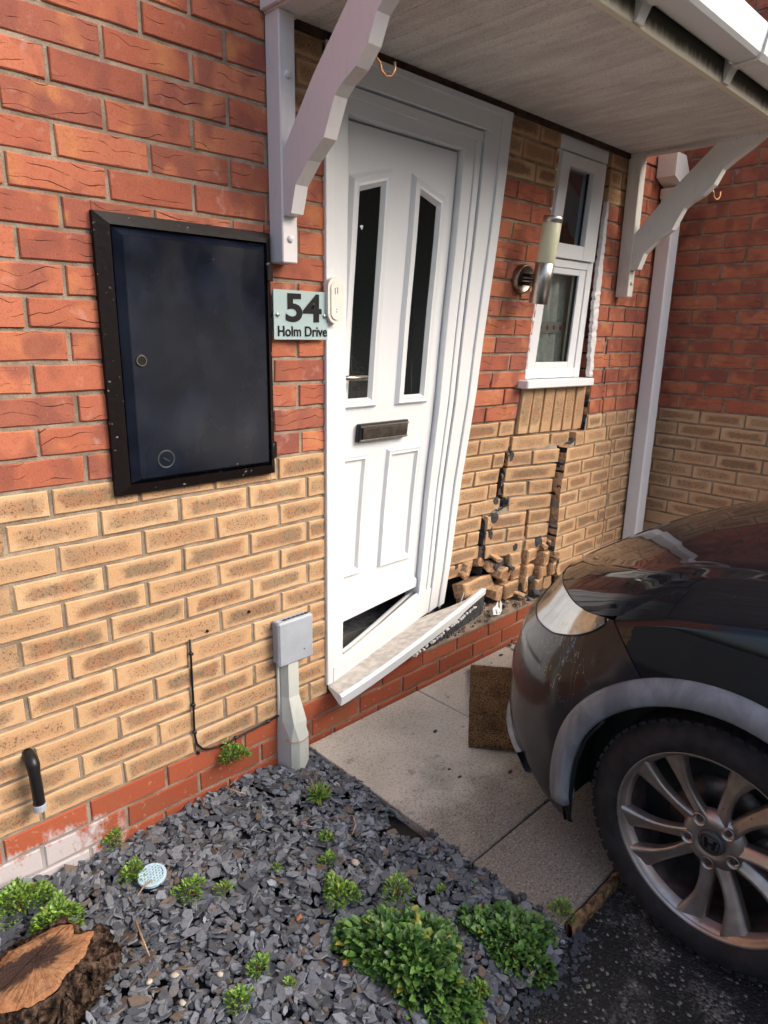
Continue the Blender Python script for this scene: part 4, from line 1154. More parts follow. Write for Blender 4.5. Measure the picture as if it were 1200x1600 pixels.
# ------------------------------------------------------------------ utility bits on the left wall
bx_ = empty('cable_box', 'flat grey plastic cable box on the brick, above the white duct', 'cable box', (.89, 0, .46))
OB = (0, 0, 0)
xx0, xx1, zz0, zz1 = .856, .998, .362, .522
P(MB().box(xx0 + .004, xx1 - .004, -.026, 0, zz0 + .004, zz1 - .004, .004), 'box_back', M['grey_box'], bx_, (.89, 0, .46))
P(MB().box(xx0, xx1, -.046, -.024, zz0, zz1 - .002, .006), 'box_cover', M['grey_box'], bx_, (.89, 0, .46))
mb = MB()
for k in range(6): mb.box(xx0 + .030 + k * .0175, xx0 + .042 + k * .0175, -.034, -.026, zz1 - .008, zz1 + .0006)
P(mb, 'vent_slots', M['core'], bx_, (.89, 0, .46))
P(MB().add(*lathe([(-.0472, .0001), (-.0472, .0022), (-.045, .0022)], 10, 'y', (.958, 0, .402))), 'cover_screw', M['black'], bx_, (.89, 0, .46))
du = empty('cable_duct', 'off-white plastic duct flaring down from the grey box into the slate', 'duct', (.895, -.02, 0))
OU = (.895, -.02, 0)
V = []
lev = [(-.06, .046, -.088, .0), (.085, .046, -.088, .0), (.150, .043, -.084, .0), (.235, .034, -.040, .0), (.365, .034, -.038, .0)]
for z, hw, yf, yb in lev:
    c_ = .917
    V += [(c_ - hw, yb, z), (c_ - hw, yf * .35, z), (c_ - hw * .62, yf * (.86 if z < .2 else 1), z), (c_ + hw * .62, yf * (.86 if z < .2 else 1), z), (c_ + hw, yf * .35, z), (c_ + hw, yb, z)]
    if z < .12: 
        b0 = len(V) - 6
        for q_, th in enumerate(np.linspace(math.pi, 0, 6)): V[b0 + q_] = (c_ + hw * math.cos(th), -.042 - hw * math.sin(th) if 0 < q_ < 5 else -.0, z)
F = [(i * 6 + j, i * 6 + (j + 1) % 6, (i + 1) * 6 + (j + 1) % 6, (i + 1) * 6 + j) for i in range(len(lev) - 1) for j in range(6)]
P(MB().add(V, F), 'duct_cover', M['duct'], du, OU)
P(MB().box(.872, .882, -.010, -.001, -.03, .365, .002), 'duct_edge', M['duct'], du, OU)
P(MB().add(*tubeg([(.917 + .0465 * math.cos(t), -.044 - .0460 * math.sin(t), .088) for t in np.linspace(0, math.pi, 14)], .0014, 6)), 'duct_rim', M['twig'], du, OU)
cb = empty('black_cable', 'thin black cable clipped down the cream brick left of the grey box', 'cable', (.56, 0, .3))
pth = [(.566, -.004, .545), (.565, -.006, .48), (.564, -.006, .36), (.562, -.006, .26), (.562, -.006, .225), (.568, -.006, .19), (.585, -.007, .166), (.605, -.007, .157), (.64, -.007, .150), (.70, -.007, .1515), (.785, -.007, .157), (.885, -.007, .164)]
P(MB().add(*tubeg(pth, .0035, 8)), 'cable', M['black'], cb, (.56, 0, .3), True)
for (x, z) in ((.566, .50), (.563, .33), (.562, .235), (.705, .152), (.83, .159)):
    P(MB().box(x - .006, x + .006, -.013, -.0005, z - .005, z + .005, .002), 'cable_clip', M['black'], cb, (.56, 0, .3))
for lab, (x, z) in (('small black nail stub in the joint left of the grey box', (.775, .575)), ('small black nail stub above the end of the thin black cable', (.625, .555)), ('small black nail stub in the red joint below the thin cable', (.572, .155))):
    o = MB().add(*lathe([(-.006, .0001), (-.006, .0045), (.004, .0045)], 8, 'y', (0, 0, 0))).build('nail_stub', M['black']); o.location = (x, 0, z); tag(o, lab, 'nail', 'nail stubs in the wall')
V, F = tubeg([(.100, .02, .370), (.100, -.012, .370), (.100, -.026, .367), (.100, -.035, .355), (.100, -.037, .33), (.102, -.037, .27), (.102, -.037, .226)], [.0155, .0155, .0165, .0165, .0145, .0145, .0150], 16)
ov = empty('overflow_pipe', 'black overflow pipe bent downwards out of the cream brick at far left', 'pipe', (.097, 0, .3))
P(MB().add(V, F), 'pipe_elbow', plain('black_pipe', (.012, .012, .013), .3, bump=.1), ov, (.097, 0, .3), True)
P(MB().add(*lathe([(.226, .0152), (.224, .0165), (.240, .0165), (.243, .0150)], 16, 'z', (.102, -.037, 0))), 'pipe_rim', M['grey_box'], ov, (.097, 0, .3))

# ------------------------------------------------------------------ ground
def struct(name, mesh, loc=None, parent=None):
    o = ob(name, mesh, parent, loc)
    if not parent: o['kind'] = 'structure'
    return o
gm = plain('far_ground', (.10, .10, .09), .95, var=.3, vs=2)
struct('ground', me('ground', [(-120, -120, -.075), (120, -120, -.075), (120, 120, -.075), (-120, 120, -.075)], [(0, 1, 2, 3)], gm))
# driveway, gently lumpy
V = []; F = []; nx, ny = 60, 40
for j in range(ny + 1):
    for i in range(nx + 1):
        x = -1.5 + 6.5 * i / nx; y = -7.0 + 5.9 * j / ny if j < ny else -1.072
        V.append((x, y, -.045 + .002 * math.sin(x * 9) * math.cos(y * 7)))
F = [(j * (nx + 1) + i, j * (nx + 1) + i + 1, (j + 1) * (nx + 1) + i + 1, (j + 1) * (nx + 1) + i) for j in range(ny) for i in range(nx)]
struct('driveway', me('driveway', V, F, M['tarmac'], True))
path_ = bpy.data.objects.new('path', None); COL.objects.link(path_); path_['kind'] = 'structure'
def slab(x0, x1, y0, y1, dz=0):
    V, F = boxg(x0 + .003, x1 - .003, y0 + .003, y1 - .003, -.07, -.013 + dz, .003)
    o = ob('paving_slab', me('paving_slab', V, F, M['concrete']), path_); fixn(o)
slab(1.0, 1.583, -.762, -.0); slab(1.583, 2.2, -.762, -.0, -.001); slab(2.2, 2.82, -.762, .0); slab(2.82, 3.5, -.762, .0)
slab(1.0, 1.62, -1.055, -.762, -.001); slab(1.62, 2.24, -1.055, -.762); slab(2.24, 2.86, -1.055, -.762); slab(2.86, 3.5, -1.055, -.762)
# rotten timber edging
te = empty('timber_edging', 'split rotten timber edging between concrete path and tarmac beside the tyre', 'edging', (1.2, -1.066, -.03))
V = []; F = []; K = 26
for i in range(K):
    x = 1.02 + .6 * i / (K - 1)
    for (y, z) in ((-1.058, -.07), (-1.058, -.014), (-1.064, -.010), (-1.072, -.016), (-1.077, -.028), (-1.079, -.07)):
        V.append((x - 1.2, y + 1.066 + rng.uniform(-.003, .003), z + .03 + rng.uniform(-.004, .003)))
F = [(i * 6 + j, i * 6 + (j + 1) % 6, (i + 1) * 6 + (j + 1) % 6, (i + 1) * 6 + j) for i in range(K - 1) for j in range(6)]
ob('board', me('board', V, F, M['timber_rot']), te)
for (a, b_, dz) in ((.02, .20, .006), (.05, .11, .010)):
    ob('splinter', me('splinter', *tubeg([(a, -.004, .016 + dz), ((a + b_) / 2, -.007, .020 + dz), (b_, -.004, .013 + dz)], [.002, .005, .001], 5), M['timber_rot']), te)

# slate bed
bed = struct('slate_bed_soil', me('slate_bed_soil', [(-1.4, -1.075, -.047), (1.0, -1.075, -.047), (1.0, 0, -.045), (-1.4, 0, -.045)], [(0, 1, 2, 3)], M['soil']))
nr = np.random.RandomState(7)
def hfield(x, y):
    return -.030 + .008 * np.sin(x * 11 + 1) * np.cos(y * 13) + .006 * np.sin(x * 27 + y * 19)
NCH = 15000
X = nr.uniform(-.55, 1.0, NCH * 2); Yy = nr.uniform(-1.085, -.004, NCH * 2)
keep = ~((np.hypot((X - .965) / .035, (Yy + .53) / .085) < 1)) & ~((np.hypot(X + .02, Yy + .36) < .125)) & (np.hypot(X - .306, Yy + .214) > .036) & (np.hypot(X - .917, Yy + .042) > .046)
X = X[keep][:NCH]; Yy = Yy[keep][:NCH]; n_ = len(X)
base = hfield(X, Yy); Z = base + nr.uniform(0, .022, n_) ** 1.0
Ls = np.exp(nr.normal(math.log(.0138), .42, n_)).clip(.004, .032); Ws = Ls * nr.uniform(.38, .8, n_); Ts = nr.uniform(.0008, .0022, n_)
K = 6
th = (np.arange(K)[None] + nr.uniform(-.32, .32, (n_, K))) * 2 * math.pi / K
rr_ = nr.uniform(.66, 1.15, (n_, K))
px = np.cos(th) * rr_ * Ls[:, None]; py = np.sin(th) * rr_ * Ws[:, None]
yaw = nr.uniform(0, 2 * math.pi, n_); tx = nr.normal(0, .30, n_); ty = nr.normal(0, .30, n_)
top = np.stack([px * .95, py * .93, np.repeat(Ts[:, None], K, 1)], -1); bot = np.stack([px, py, -np.repeat(Ts[:, None], K, 1)], -1)
P3 = np.concatenate([top, bot], 1)
cx, sx = np.cos(tx)[:, None], np.sin(tx)[:, None]
y1 = P3[..., 1] * cx - P3[..., 2] * sx; z1_ = P3[..., 1] * sx + P3[..., 2] * cx
cy_, sy_ = np.cos(ty)[:, None], np.sin(ty)[:, None]
x2 = P3[..., 0] * cy_ + z1_ * sy_; z2 = -P3[..., 0] * sy_ + z1_ * cy_
ca, sa = np.cos(yaw)[:, None], np.sin(yaw)[:, None]
xx = x2 * ca - y1 * sa + X[:, None]; yy = x2 * sa + y1 * ca + Yy[:, None]; zz3 = z2 + Z[:, None]
yy = np.minimum(yy, -.001); xx = np.minimum(xx, .9985 + 0 * xx)
V = np.stack([xx, yy, zz3], -1).reshape(-1, 3)
loops = []; starts = []; tot = []
topf = np.arange(K)[None] + (np.arange(n_) * 2 * K)[:, None]
side_ = []
for k in range(K):
    a_ = np.arange(n_) * 2 * K
    side_.append(np.stack([a_ + k, a_ + K + k, a_ + K + (k + 1) % K, a_ + (k + 1) % K], -1))
side_ = np.stack(side_, 1).reshape(-1, 4)
d = bpy.data.meshes.new('slate_chippings')
nl = topf.size + side_.size; nf = n_ + len(side_)
d.vertices.add(len(V)); d.vertices.foreach_set('co', V.astype(np.float32).ravel())
d.loops.add(nl); d.loops.foreach_set('vertex_index', np.concatenate([topf.ravel(), side_.ravel()]).astype(np.int32))
d.polygons.add(nf)
ls = np.concatenate([np.arange(n_) * K, n_ * K + np.arange(len(side_)) * 4]).astype(np.int32)
d.polygons.foreach_set('loop_start', ls)
d.update(calc_edges=True)
at = d.attributes.new('tint', 'FLOAT', 'POINT'); tv = nr.uniform(0, 1, n_) ** 1.4
at.data.foreach_set('value', np.repeat(tv, 2 * K).astype(np.float32))
d.materials.append(M['slate']); d.shade_flat()
tag(ob('slate_chippings', d), kind='stuff')

# pebbles, twigs and dead leaves lying on the slate
def on_slate(x, y): return float(hfield(np.array(x), np.array(y))) + .026
def pebble(x, y, s, lab, mat=M['pebble']):
    V, F = lathe([(-1, .001), (-.75, .62), (0, 1), (.75, .65), (1, .001)], 9, 'z')
    rr = random.Random(int(x * 1e4)); V = [(v[0] * s * rr.uniform(.85, 1.15), v[1] * s * .72 * rr.uniform(.85, 1.15), v[2] * s * .45) for v in V]
    o = ob('pebble', me('pebble', V, F, mat, True)); o.location = (x, y, on_slate(x, y)); o.rotation_euler = (.2, .1, x * 40); tag(o, lab, 'pebble', 'pale stones among the slate')
pebble(.197, -.592, .010, 'small cream pebble in the slate right of the stump, nearest the bottom edge')
pebble(.752, -.543, .014, 'white pointed stone beside the small shrub near the big leafy patch')
pebble(.215, -.52, .012, 'pale chalky stone in the middle of the slate right of the stump')
pebble(.165, -.50, .009, 'yellowish round pebble just right of the stump')
pebble(.295, -.585, .009, 'cream oval pebble in the slate below the bare twig')
def twig(pts, r, lab, mat=M['twig'], br=None):
    o0 = pts[0]; z0 = on_slate(*o0[:2])
    P_ = [(p[0] - o0[0], p[1] - o0[1], p[2]) for p in pts]
    V, F = tubeg(P_, [r] * (len(pts) - 1) + [r * .5], 6); mb = MB().add(V, F)
    if br:
        V, F = tubeg([(p[0] - o0[0], p[1] - o0[1], p[2]) for p in br], r * .7, 5); mb.add(V, F)
    o = mb.build('twig', mat, None, True); o.location = (o0[0], o0[1], z0 + .004); tag(o, lab, 'twig', 'dry twigs on the slate')
def gxy(u, v, z=0.0):            # a point of the ground where the photograph shows it
    dv = fw + rt * ((u - 600) / 1052.12) + dn * ((v - 800) / 1052.12)
    t = (z - m.translation.z) / dv.z; p = m.translation + dv * t
    return p.x, p.y
def tw(uv, r, lab, br=None):
    f = lambda L: [(*gxy(u, v), .003 + .004 * (i % 2)) for i, (u, v) in enumerate(L)]
    twig(f(uv), r, lab, M['twig'], f(br) if br else None)
tw([(212, 1440), (222, 1468), (234, 1495)], .0028, 'forked pale dry twig on the slate right of the stump', [(226, 1480), (219, 1474)])
tw([(238, 1378), (225, 1390), (215, 1403)], .0026, 'short dry twig lying against the pale blue drain cover')
tw([(350, 1232), (368, 1240), (385, 1243)], .0022, 'thin twig on the slate below the weed at the red plinth')
tw([(360, 1228), (372, 1218)], .0018, 'tiny twig end on the slate near the brick plinth')
tw([(552, 1275), (556, 1290), (550, 1304)], .0024, 'curved dry twig on the slate between grass tuft and concrete path')
tw([(470, 1290), (490, 1297)], .0022, 'short brown twig on the slate under the grass tuft')
def deadleaf(u, v, s, lab):
    x, y = gxy(u, v); k = 9
    V = [(0, 0, .006)] + [(s * math.cos(2 * math.pi * i / k) * (1 if i % 2 else .62), s * .8 * math.sin(2 * math.pi * i / k) * (1 if i % 2 else .62), .003 * math.sin(i * 2.1)) for i in range(k)]
    F = [(0, 1 + i, 1 + (i + 1) % k) for i in range(k)]
    b = len(V); V2 = V + [(a, b_, c - .0008) for a, b_, c in V]; F2 = F + [tuple(j + b for j in f[::-1]) for f in F]
    o = ob('dead_leaf', me('dead_leaf', V2, F2, M['leaf_dry'])); o.location = (x, y, on_slate(x, y) + .004); tag(o, lab, 'leaf', 'fallen leaves')
deadleaf(468, 1434, .011, 'orange dead leaf on the slate left of the big leafy plant')
deadleaf(540, 1500, .012, 'curled orange leaf at the left edge of the big leafy plant')
deadleaf(335, 1420, .006, 'tiny red leaf fragment on the slate in the middle')

# round drain cover
dc = empty('drain_cover', 'round pale blue perforated drain cover in the slate', 'drain cover', (.308, -.212, .006))
dc.rotation_euler = (.10, -.06, 0)
rd = .036
V, F = lathe([(-.006, rd + .002), (.001, rd + .002), (.003, rd), (.003, rd - .006), (-.002, rd - .006)], 36, 'z'); ob('rim', me('rim', V, F, M['drain_blue']), dc)
gb = MB()
for ang in (0.2, 0.2 + math.pi / 3):
    c_, s_ = math.cos(ang), math.sin(ang)
    for k in range(-4, 5):
        off = k * .0078; hl = math.sqrt(max(0, (rd - .004) ** 2 - off ** 2))
        V, F = boxg(-hl, hl, off - .0019, off + .0019, -.003, .0015 - .0004 * abs(ang))
        V = [(v[0] * c_ - v[1] * s_, v[0] * s_ + v[1] * c_, v[2]) for v in V]; gb.add(V, F)
gb.build('lattice', M['drain_blue'], dc)
V, F = lathe([(-.03, .001), (-.03, rd), (-.004, rd)], 24, 'z'); ob('drain_pot', me('drain_pot', V, F, M['dark']), dc)

# tree stump
stp = empty('tree_stump', 'sawn tree stump with orange heartwood and crumbling bark at bottom left', 'stump', (-.018, -.352, -.04))
rs = random.Random(5); K = 72
def lob(t): return 1 + .10 * math.sin(2 * t + .6) + .07 * math.sin(3 * t + 1.2) + .035 * math.sin(7 * t) + .02 * math.sin(13 * t + 2)
tr_ = [.102 * lob(2 * math.pi * i / K) * rs.uniform(.975, 1.02) for i in range(K)]
for i in range(K):
    dth = (2 * math.pi * i / K - .30 + math.pi) % (2 * math.pi) - math.pi
    if abs(dth) < .26: tr_[i] *= 1 - .30 * (1 - (abs(dth) / .26) ** 2)
V = [(0, 0, .118)]; F = []
for ri in range(1, 9):
    for i in range(K):
        t = 2 * math.pi * i / K; r_ = tr_[i] * ri / 8
        V.append((r_ * math.cos(t) * 1.05, r_ * math.sin(t) * .92, .118 + rs.uniform(-.0012, .0012) - (.010 * max(0, math.sin(t - .5)) if ri > 6 else 0) - (.004 if ri == 8 else 0)))
F += [(0, 1 + i, 1 + (i + 1) % K) for i in range(K)]
for ri in range(7): F += [(1 + ri * K + i, 1 + ri * K + (i + 1) % K, 1 + (ri + 1) * K + (i + 1) % K, 1 + (ri + 1) * K + i) for i in range(K)]
ob('sawn_face', me('sawn_face', V, F, M['stump_top'], False), stp)
V = []; F = []
H_ = 14
for h in range(H_):
    f_ = h / (H_ - 1)
    for i in range(K):
        t = 2 * math.pi * i / K
        out = tr_[i] * (1 + (.03 if h else -.005)) + .028 * f_ ** .6 * (1 + .3 * math.sin(5 * t)) + (rs.uniform(-.006, .006) + .006 * math.sin(11 * t + f_ * 5)) * (1 if h > 0 else .2)
        z = .112 * (1 - f_) + .002 + (.006 * math.sin(9 * t) if h == 1 else 0)
        V.append((out * math.cos(t) * 1.05, out * math.sin(t) * .95, z))
for h in range(H_ - 1): F += [(h * K + i, h * K + (i + 1) % K, (h + 1) * K + (i + 1) % K, (h + 1) * K + i) for i in range(K)]
fixn(ob('bark', me('bark', V, F, M['bark'], False), stp))
mb = MB()
for i in range(110):
    t = rs.uniform(-2.9, 1.0); r_ = .118 * lob(t) + rs.uniform(.0, .03); s_ = rs.uniform(.008, .022); zc = rs.uniform(.012, .085) * (1 if r_ < .15 else .5)
    V, F = boxg(-s_, s_, -s_ * .5, s_ * .5, -s_ * .8, s_ * .8, s_ * .25)
    e_ = Matrix.Rotation(t + rs.uniform(-.6, .6), 3, 'Z') @ Matrix.Rotation(rs.uniform(-.6, .6), 3, 'X')
    V = [tuple(e_ @ Vector(v) + Vector((r_ * math.cos(t) * 1.03, r_ * math.sin(t) * .95, zc))) for v in V]; mb.add([(v[0] + rs.uniform(-.003, .003), v[1] + rs.uniform(-.003, .003), v[2] + rs.uniform(-.003, .003)) for v in V], F)
o = mb.build('bark_lumps', M['bark'], stp); o['kind'] = 'stuff'

# ------------------------------------------------------------------ plants
def leafmesh(leaves, name, mat, parent):
    """leaves: (pos, dir, up, length, width, tint); each leaf a folded, pointed oval of 8 faces"""
    V = []; F = []; T = []
    for (p, d_, n__, L, W, tint) in leaves:
        d_ = d_.normalized(); s_ = d_.cross(n__)
        if s_.length < 1e-4: s_ = d_.cross(Vector((1, 0, 0)))
        s_.normalize(); n__ = s_.cross(d_).normalized(); b = len(V)
        for t, w, h in ((0, .12, 0), (.25, .75, .05), (.55, 1.0, .07), (.82, .62, .03), (1.0, 0, -.06)):
            c = p + d_ * (L * t) + n__ * (h * L)
            if w > 0: V += [c - s_ * (W * w / 2) + n__ * (W * .16 * w), c, c + s_ * (W * w / 2) + n__ * (W * .16 * w)]
            else: V.append(c)
        for k in range(3):
            a = b + 3 * k; F += [(a, a + 1, a + 4, a + 3), (a + 1, a + 2, a + 5, a + 4)]
        F += [(b + 9, b + 10, b + 12), (b + 10, b + 11, b + 12)]; T += [tint] * 13
    d = me(name, V, F, mat, True); at = d.attributes.new('tint', 'FLOAT', 'POINT'); at.data.foreach_set('value', T)
    o = ob(name, d, parent); o['kind'] = 'stuff'; return o
def plant(name, cat, label, x, y, z, rx, ry, h, nleaf, L, W, mat, seed, dome=True, stems=10, group=None, lean=(0, 0)):
    r = random.Random(seed); e = empty(name, label, cat, (x, y, z), group)
    lv = []; stm = MB()
    for k in range(nleaf):
        a = r.uniform(0, 2 * math.pi); q = math.sqrt(r.random())
        lump = 1 + .22 * math.sin(3 * a + seed) + .12 * math.sin(5 * a + seed * 2)
        X_, Y_ = q * rx * math.cos(a) * lump, q * ry * math.sin(a) * lump
        hz_ = h * math.sqrt(max(.05, 1 - q * q)) * (.85 + .25 * math.sin(X_ * 60 + seed) * math.cos(Y_ * 55))
        zf = r.random() ** (.45 if dome else .9); Zp = hz_ * zf
        pos = Vector((X_ + lean[0] * Zp, Y_ + lean[1] * Zp, Zp))
        out = Vector((math.cos(a) * q, math.sin(a) * q, .25 + .7 * r.random())) + Vector((r.uniform(-.7, .7), r.uniform(-.7, .7), r.uniform(-.25, .3)))
        nrm = Vector((r.uniform(-.5, .5), r.uniform(-.5, .5), 1))
        s = r.uniform(.65, 1.2)
        lv.append((pos, out, nrm, L * s, W * s, r.random() * (.35 + .65 * zf) if r.random() > .02 else .99))
    leafmesh(lv, 'foliage', mat, e)
    for k in range(stems):
        a = r.uniform(0, 2 * math.pi); q = r.uniform(.2, .85); tp = Vector((q * rx * math.cos(a), q * ry * math.sin(a), h * math.sqrt(1 - q * q) * .8)); tp.x += lean[0] * tp.z; tp.y += lean[1] * tp.z
        V, F = tubeg([(tp.x * .25, tp.y * .25, 0), (tp.x * .6, tp.y * .6, tp.z * .5), tuple(tp)], [.0018, .0013, .0008], 4); stm.add(V, F)
    if stems: o = stm.build('stems', M['stem'], e); 
    return e
ZG = -.012
G = gxy
LD, LF = M['leaf_dark'], M['leaf']
x, y = G(642, 1482, .03); plant('leafy_plant', 'plant', 'large dense mat of dark green leaves in the slate at bottom centre', x, y, -.03, .100, .180, .090, 2300, .025, .0155, LD, 1, stems=14)
x, y = G(800, 1447, .02); plant('leafy_plant', 'plant', 'low dark green plant creeping over the corner of the concrete path', x, y, -.03, .085, .115, .045, 1150, .021, .014, LD, 2, stems=8)
x, y = G(28, 1400, .03); plant('weed_shrub', 'shrub', 'bright green small-leaved shrub at the left edge by the white-stained plinth', x, y, ZG, .075, .05, .075, 900, .013, .007, LF, 3, stems=14)
x, y = G(88, 1425, .03); plant('weed_shrub', 'shrub', 'bright green small-leaved shrub growing over the back of the stump', x, y, ZG, .055, .05, .07, 800, .013, .007, LF, 4, stems=12)
x, y = G(207, 1356, .02); plant('weed_shrub', 'shrub', 'small upright weed overlapping the left side of the drain cover', x, y, ZG, .030, .034, .06, 260, .012, .0055, LF, 5, stems=8)
x, y = G(177, 1305, .02); plant('weed_shrub', 'shrub', 'small weed sprouting from the foot of the plinth above the drain cover', x, y, ZG, .022, .018, .055, 170, .013, .005, LF, 6, stems=6)
x, y = G(295, 1382, .02); plant('weed_shrub', 'shrub', 'low feathery weed in the slate right of the drain cover', x, y, ZG, .036, .032, .04, 330, .012, .005, LF, 7, stems=9)
x, y = G(350, 1382, .01); plant('weed_shrub', 'shrub', 'tiny sparse weed in the slate, second right of the drain cover', x, y, ZG, .020, .018, .022, 70, .011, .004, LF, 8, stems=5)
x, y = G(432, 1352, .01); plant('weed_shrub', 'shrub', 'tiny seedling in the middle of the slate left of the bushy weed', x, y, ZG, .014, .012, .02, 34, .012, .006, LF, 9, stems=3)
x, y = G(530, 1385, .02); plant('weed_shrub', 'shrub', 'bushy bright weed in the slate above the large dark leafy mat', x, y, ZG, .042, .048, .05, 620, .012, .0058, LF, 10, stems=10)
x, y = G(510, 1300, .01); plant('weed_shrub', 'shrub', 'small light green sprig in the slate directly below the grass tuft', x, y, ZG, .016, .020, .025, 90, .012, .005, LF, 11, stems=4)
x, y = G(512, 1338, .01); plant('weed_shrub', 'shrub', 'small sprig just above the bushy weed', x, y, ZG, .022, .02, .03, 140, .012, .005, LF, 12, stems=5)
x, y = G(405, 1505, .01); plant('weed_shrub', 'shrub', 'thin upright weed in the slate left of the large dark leafy mat', x, y, ZG, .022, .020, .035, 130, .013, .005, LF, 13, stems=6)
x, y = G(373, 1558, .01); plant('weed_shrub', 'shrub', 'pale weed in the slate at the bottom edge between stump and leafy mat', x, y, ZG, .028, .025, .035, 220, .012, .005, LF, 14, stems=6)
x, y = G(451, 1530, .01); plant('weed_shrub', 'shrub', 'very small sprig between the two lower weeds and the leafy mat', x, y, ZG, .012, .014, .02, 50, .011, .004, LF, 15, stems=3)
x, y = G(64, 1592, .01); plant('weed_shrub', 'shrub', 'weed at the bottom edge in front of the stump', x, y, ZG, .020, .018, .05, 180, .012, .0055, LF, 16, stems=5)
x, y = G(750, 1540, .01); plant('weed_shrub', 'shrub', 'small weed in the slate strip beside the tarmac at bottom right', x, y, ZG, .020, .018, .03, 110, .012, .006, LF, 17, stems=4)
x, y = G(690, 1383, .01); plant('weed_shrub', 'shrub', 'yellow-green sprig between the large leafy mat and the concrete path', x, y, ZG, .014, .014, .02, 70, .009, .004, LF, 18, stems=4)
x, y = G(620, 1392, .02); plant('weed_shrub', 'shrub', 'yellowing straggly shoots at the top of the large leafy mat', x, y, .0, .035, .04, .06, 190, .014, .006, LF, 19, stems=9)
x, y = G(880, 1418, .01); plant('weed_shrub', 'shrub', 'pale straggly weed rising beside the end of the concrete path', x, y, -.02, .022, .03, .05, 120, .012, .006, LF, 20, stems=8)
x, y = G(735, 1376, .0); plant('moss_clump', 'moss', 'small round moss clump on the edge of the concrete path', x, y, -.03, .022, .014, .022, 500, .005, .003, LD, 21, stems=0)
e = plant('wall_weed', 'weed', 'weed growing out of the joint above the red plinth, over the cable', .682, -.022, .085, .045, .026, .085, 420, .013, .006, LF, 22, dome=False, stems=9)
# grass tuft
x, y = G(497, 1238, .01); gt = empty('grass_tuft', 'spiky green grass tuft in the slate in front of the white duct', 'grass tuft', (x, y, ZG)); r = random.Random(9)
lv = []
for k in range(120):
    a = r.uniform(0, 2 * math.pi); el = r.uniform(.25, 1.3); L = r.uniform(.025, .06)
    lv.append((Vector((r.uniform(-.012, .012), r.uniform(-.012, .012), .002)), Vector((math.cos(a) * math.cos(el), math.sin(a) * math.cos(el), math.sin(el))), Vector((0, 0, 1)) + Vector((math.cos(a), math.sin(a), 0)) * .2, L, .004, r.random() * .9))
leafmesh(lv, 'blades', LF, gt)
mb = MB()
for k in range(9):
    a = r.uniform(0, 2 * math.pi); q = r.uniform(.02, .045); V, F = tubeg([(0, 0, 0), (q * math.cos(a) * .5, q * math.sin(a) * .5, .045), (q * math.cos(a), q * math.sin(a), .075 + .02 * r.random())], .0006, 4); mb.add(V, F)
mb.build('flower_stalks', M['twig'], gt)

# doormat thrown askew
mt = empty('doormat', 'brown coir doormat lying askew on the concrete between the step and the car bumper', 'doormat', (1.66, -.215, .0))
u_ = Vector((1.89 - 1.42, -.03 + .40, 0)).normalized(); v_ = Vector((u_.y, -u_.x, 0))
V = []; F = []; nx_, ny_ = 40, 26; Lm, Wm = .60, .38
def mp(a, b_, z): p = Vector((1.893, -.035, 0)) - u_ * a + v_ * b_; return (p.x - 1.66, p.y + .215, z)
for lay in (0, 1):
    for j in range(ny_ + 1):
        for i in range(nx_ + 1):
            ed = rs.uniform(-.002, .002)
            V.append(mp(Lm * i / nx_ + (ed if i in (0, nx_) else 0), Wm * j / ny_ + (ed if j in (0, ny_) else 0), (.008 + .006 * math.sin(i * .12) + rs.uniform(-.0012, .0012)) if lay == 0 else -.012))
o2 = (nx_ + 1) * (ny_ + 1)
for j in range(ny_):
    for i in range(nx_):
        a = j * (nx_ + 1) + i; F += [(a, a + 1, a + nx_ + 2, a + nx_ + 1), (o2 + a, o2 + a + nx_ + 1, o2 + a + nx_ + 2, o2 + a + 1)]
for i in range(nx_): F += [(i, o2 + i, o2 + i + 1, i + 1), (ny_ * (nx_ + 1) + i, ny_ * (nx_ + 1) + i + 1, o2 + ny_ * (nx_ + 1) + i + 1, o2 + ny_ * (nx_ + 1) + i)]
for j in range(ny_): a = j * (nx_ + 1); F += [(a, a + nx_ + 1, o2 + a + nx_ + 1, o2 + a), (a + nx_, o2 + a + nx_, o2 + a + 2 * nx_ + 1, a + 2 * nx_ + 1)]
fixn(ob('mat_pile', me('mat_pile', V, F, M['coir']), mt))
mb = MB()
for k in range(2600):
    a, b_ = rs.uniform(0, Lm), rs.uniform(0, Wm); 
    if rs.random() < .25: a = rs.choice((0, Lm)) + rs.uniform(-.004, .004)
    elif rs.random() < .2: b_ = rs.choice((0, Wm)) + rs.uniform(-.004, .004)
    p = Vector(mp(a, b_, .007)); q = p + Vector((rs.uniform(-.006, .006), rs.uniform(-.006, .006), rs.uniform(.002, .008)))
    s_ = Vector((.0006, .0006, 0)); b0 = len(mb.V); mb.V += [tuple(p - s_ * 1.6), tuple(p + s_ * 1.6), tuple(q + Vector((0, 0, .003)))]; mb.F.append((b0, b0 + 1, b0 + 2))
o = mb.build('coir_bristles', M['coir'], mt); o['kind'] = 'stuff'

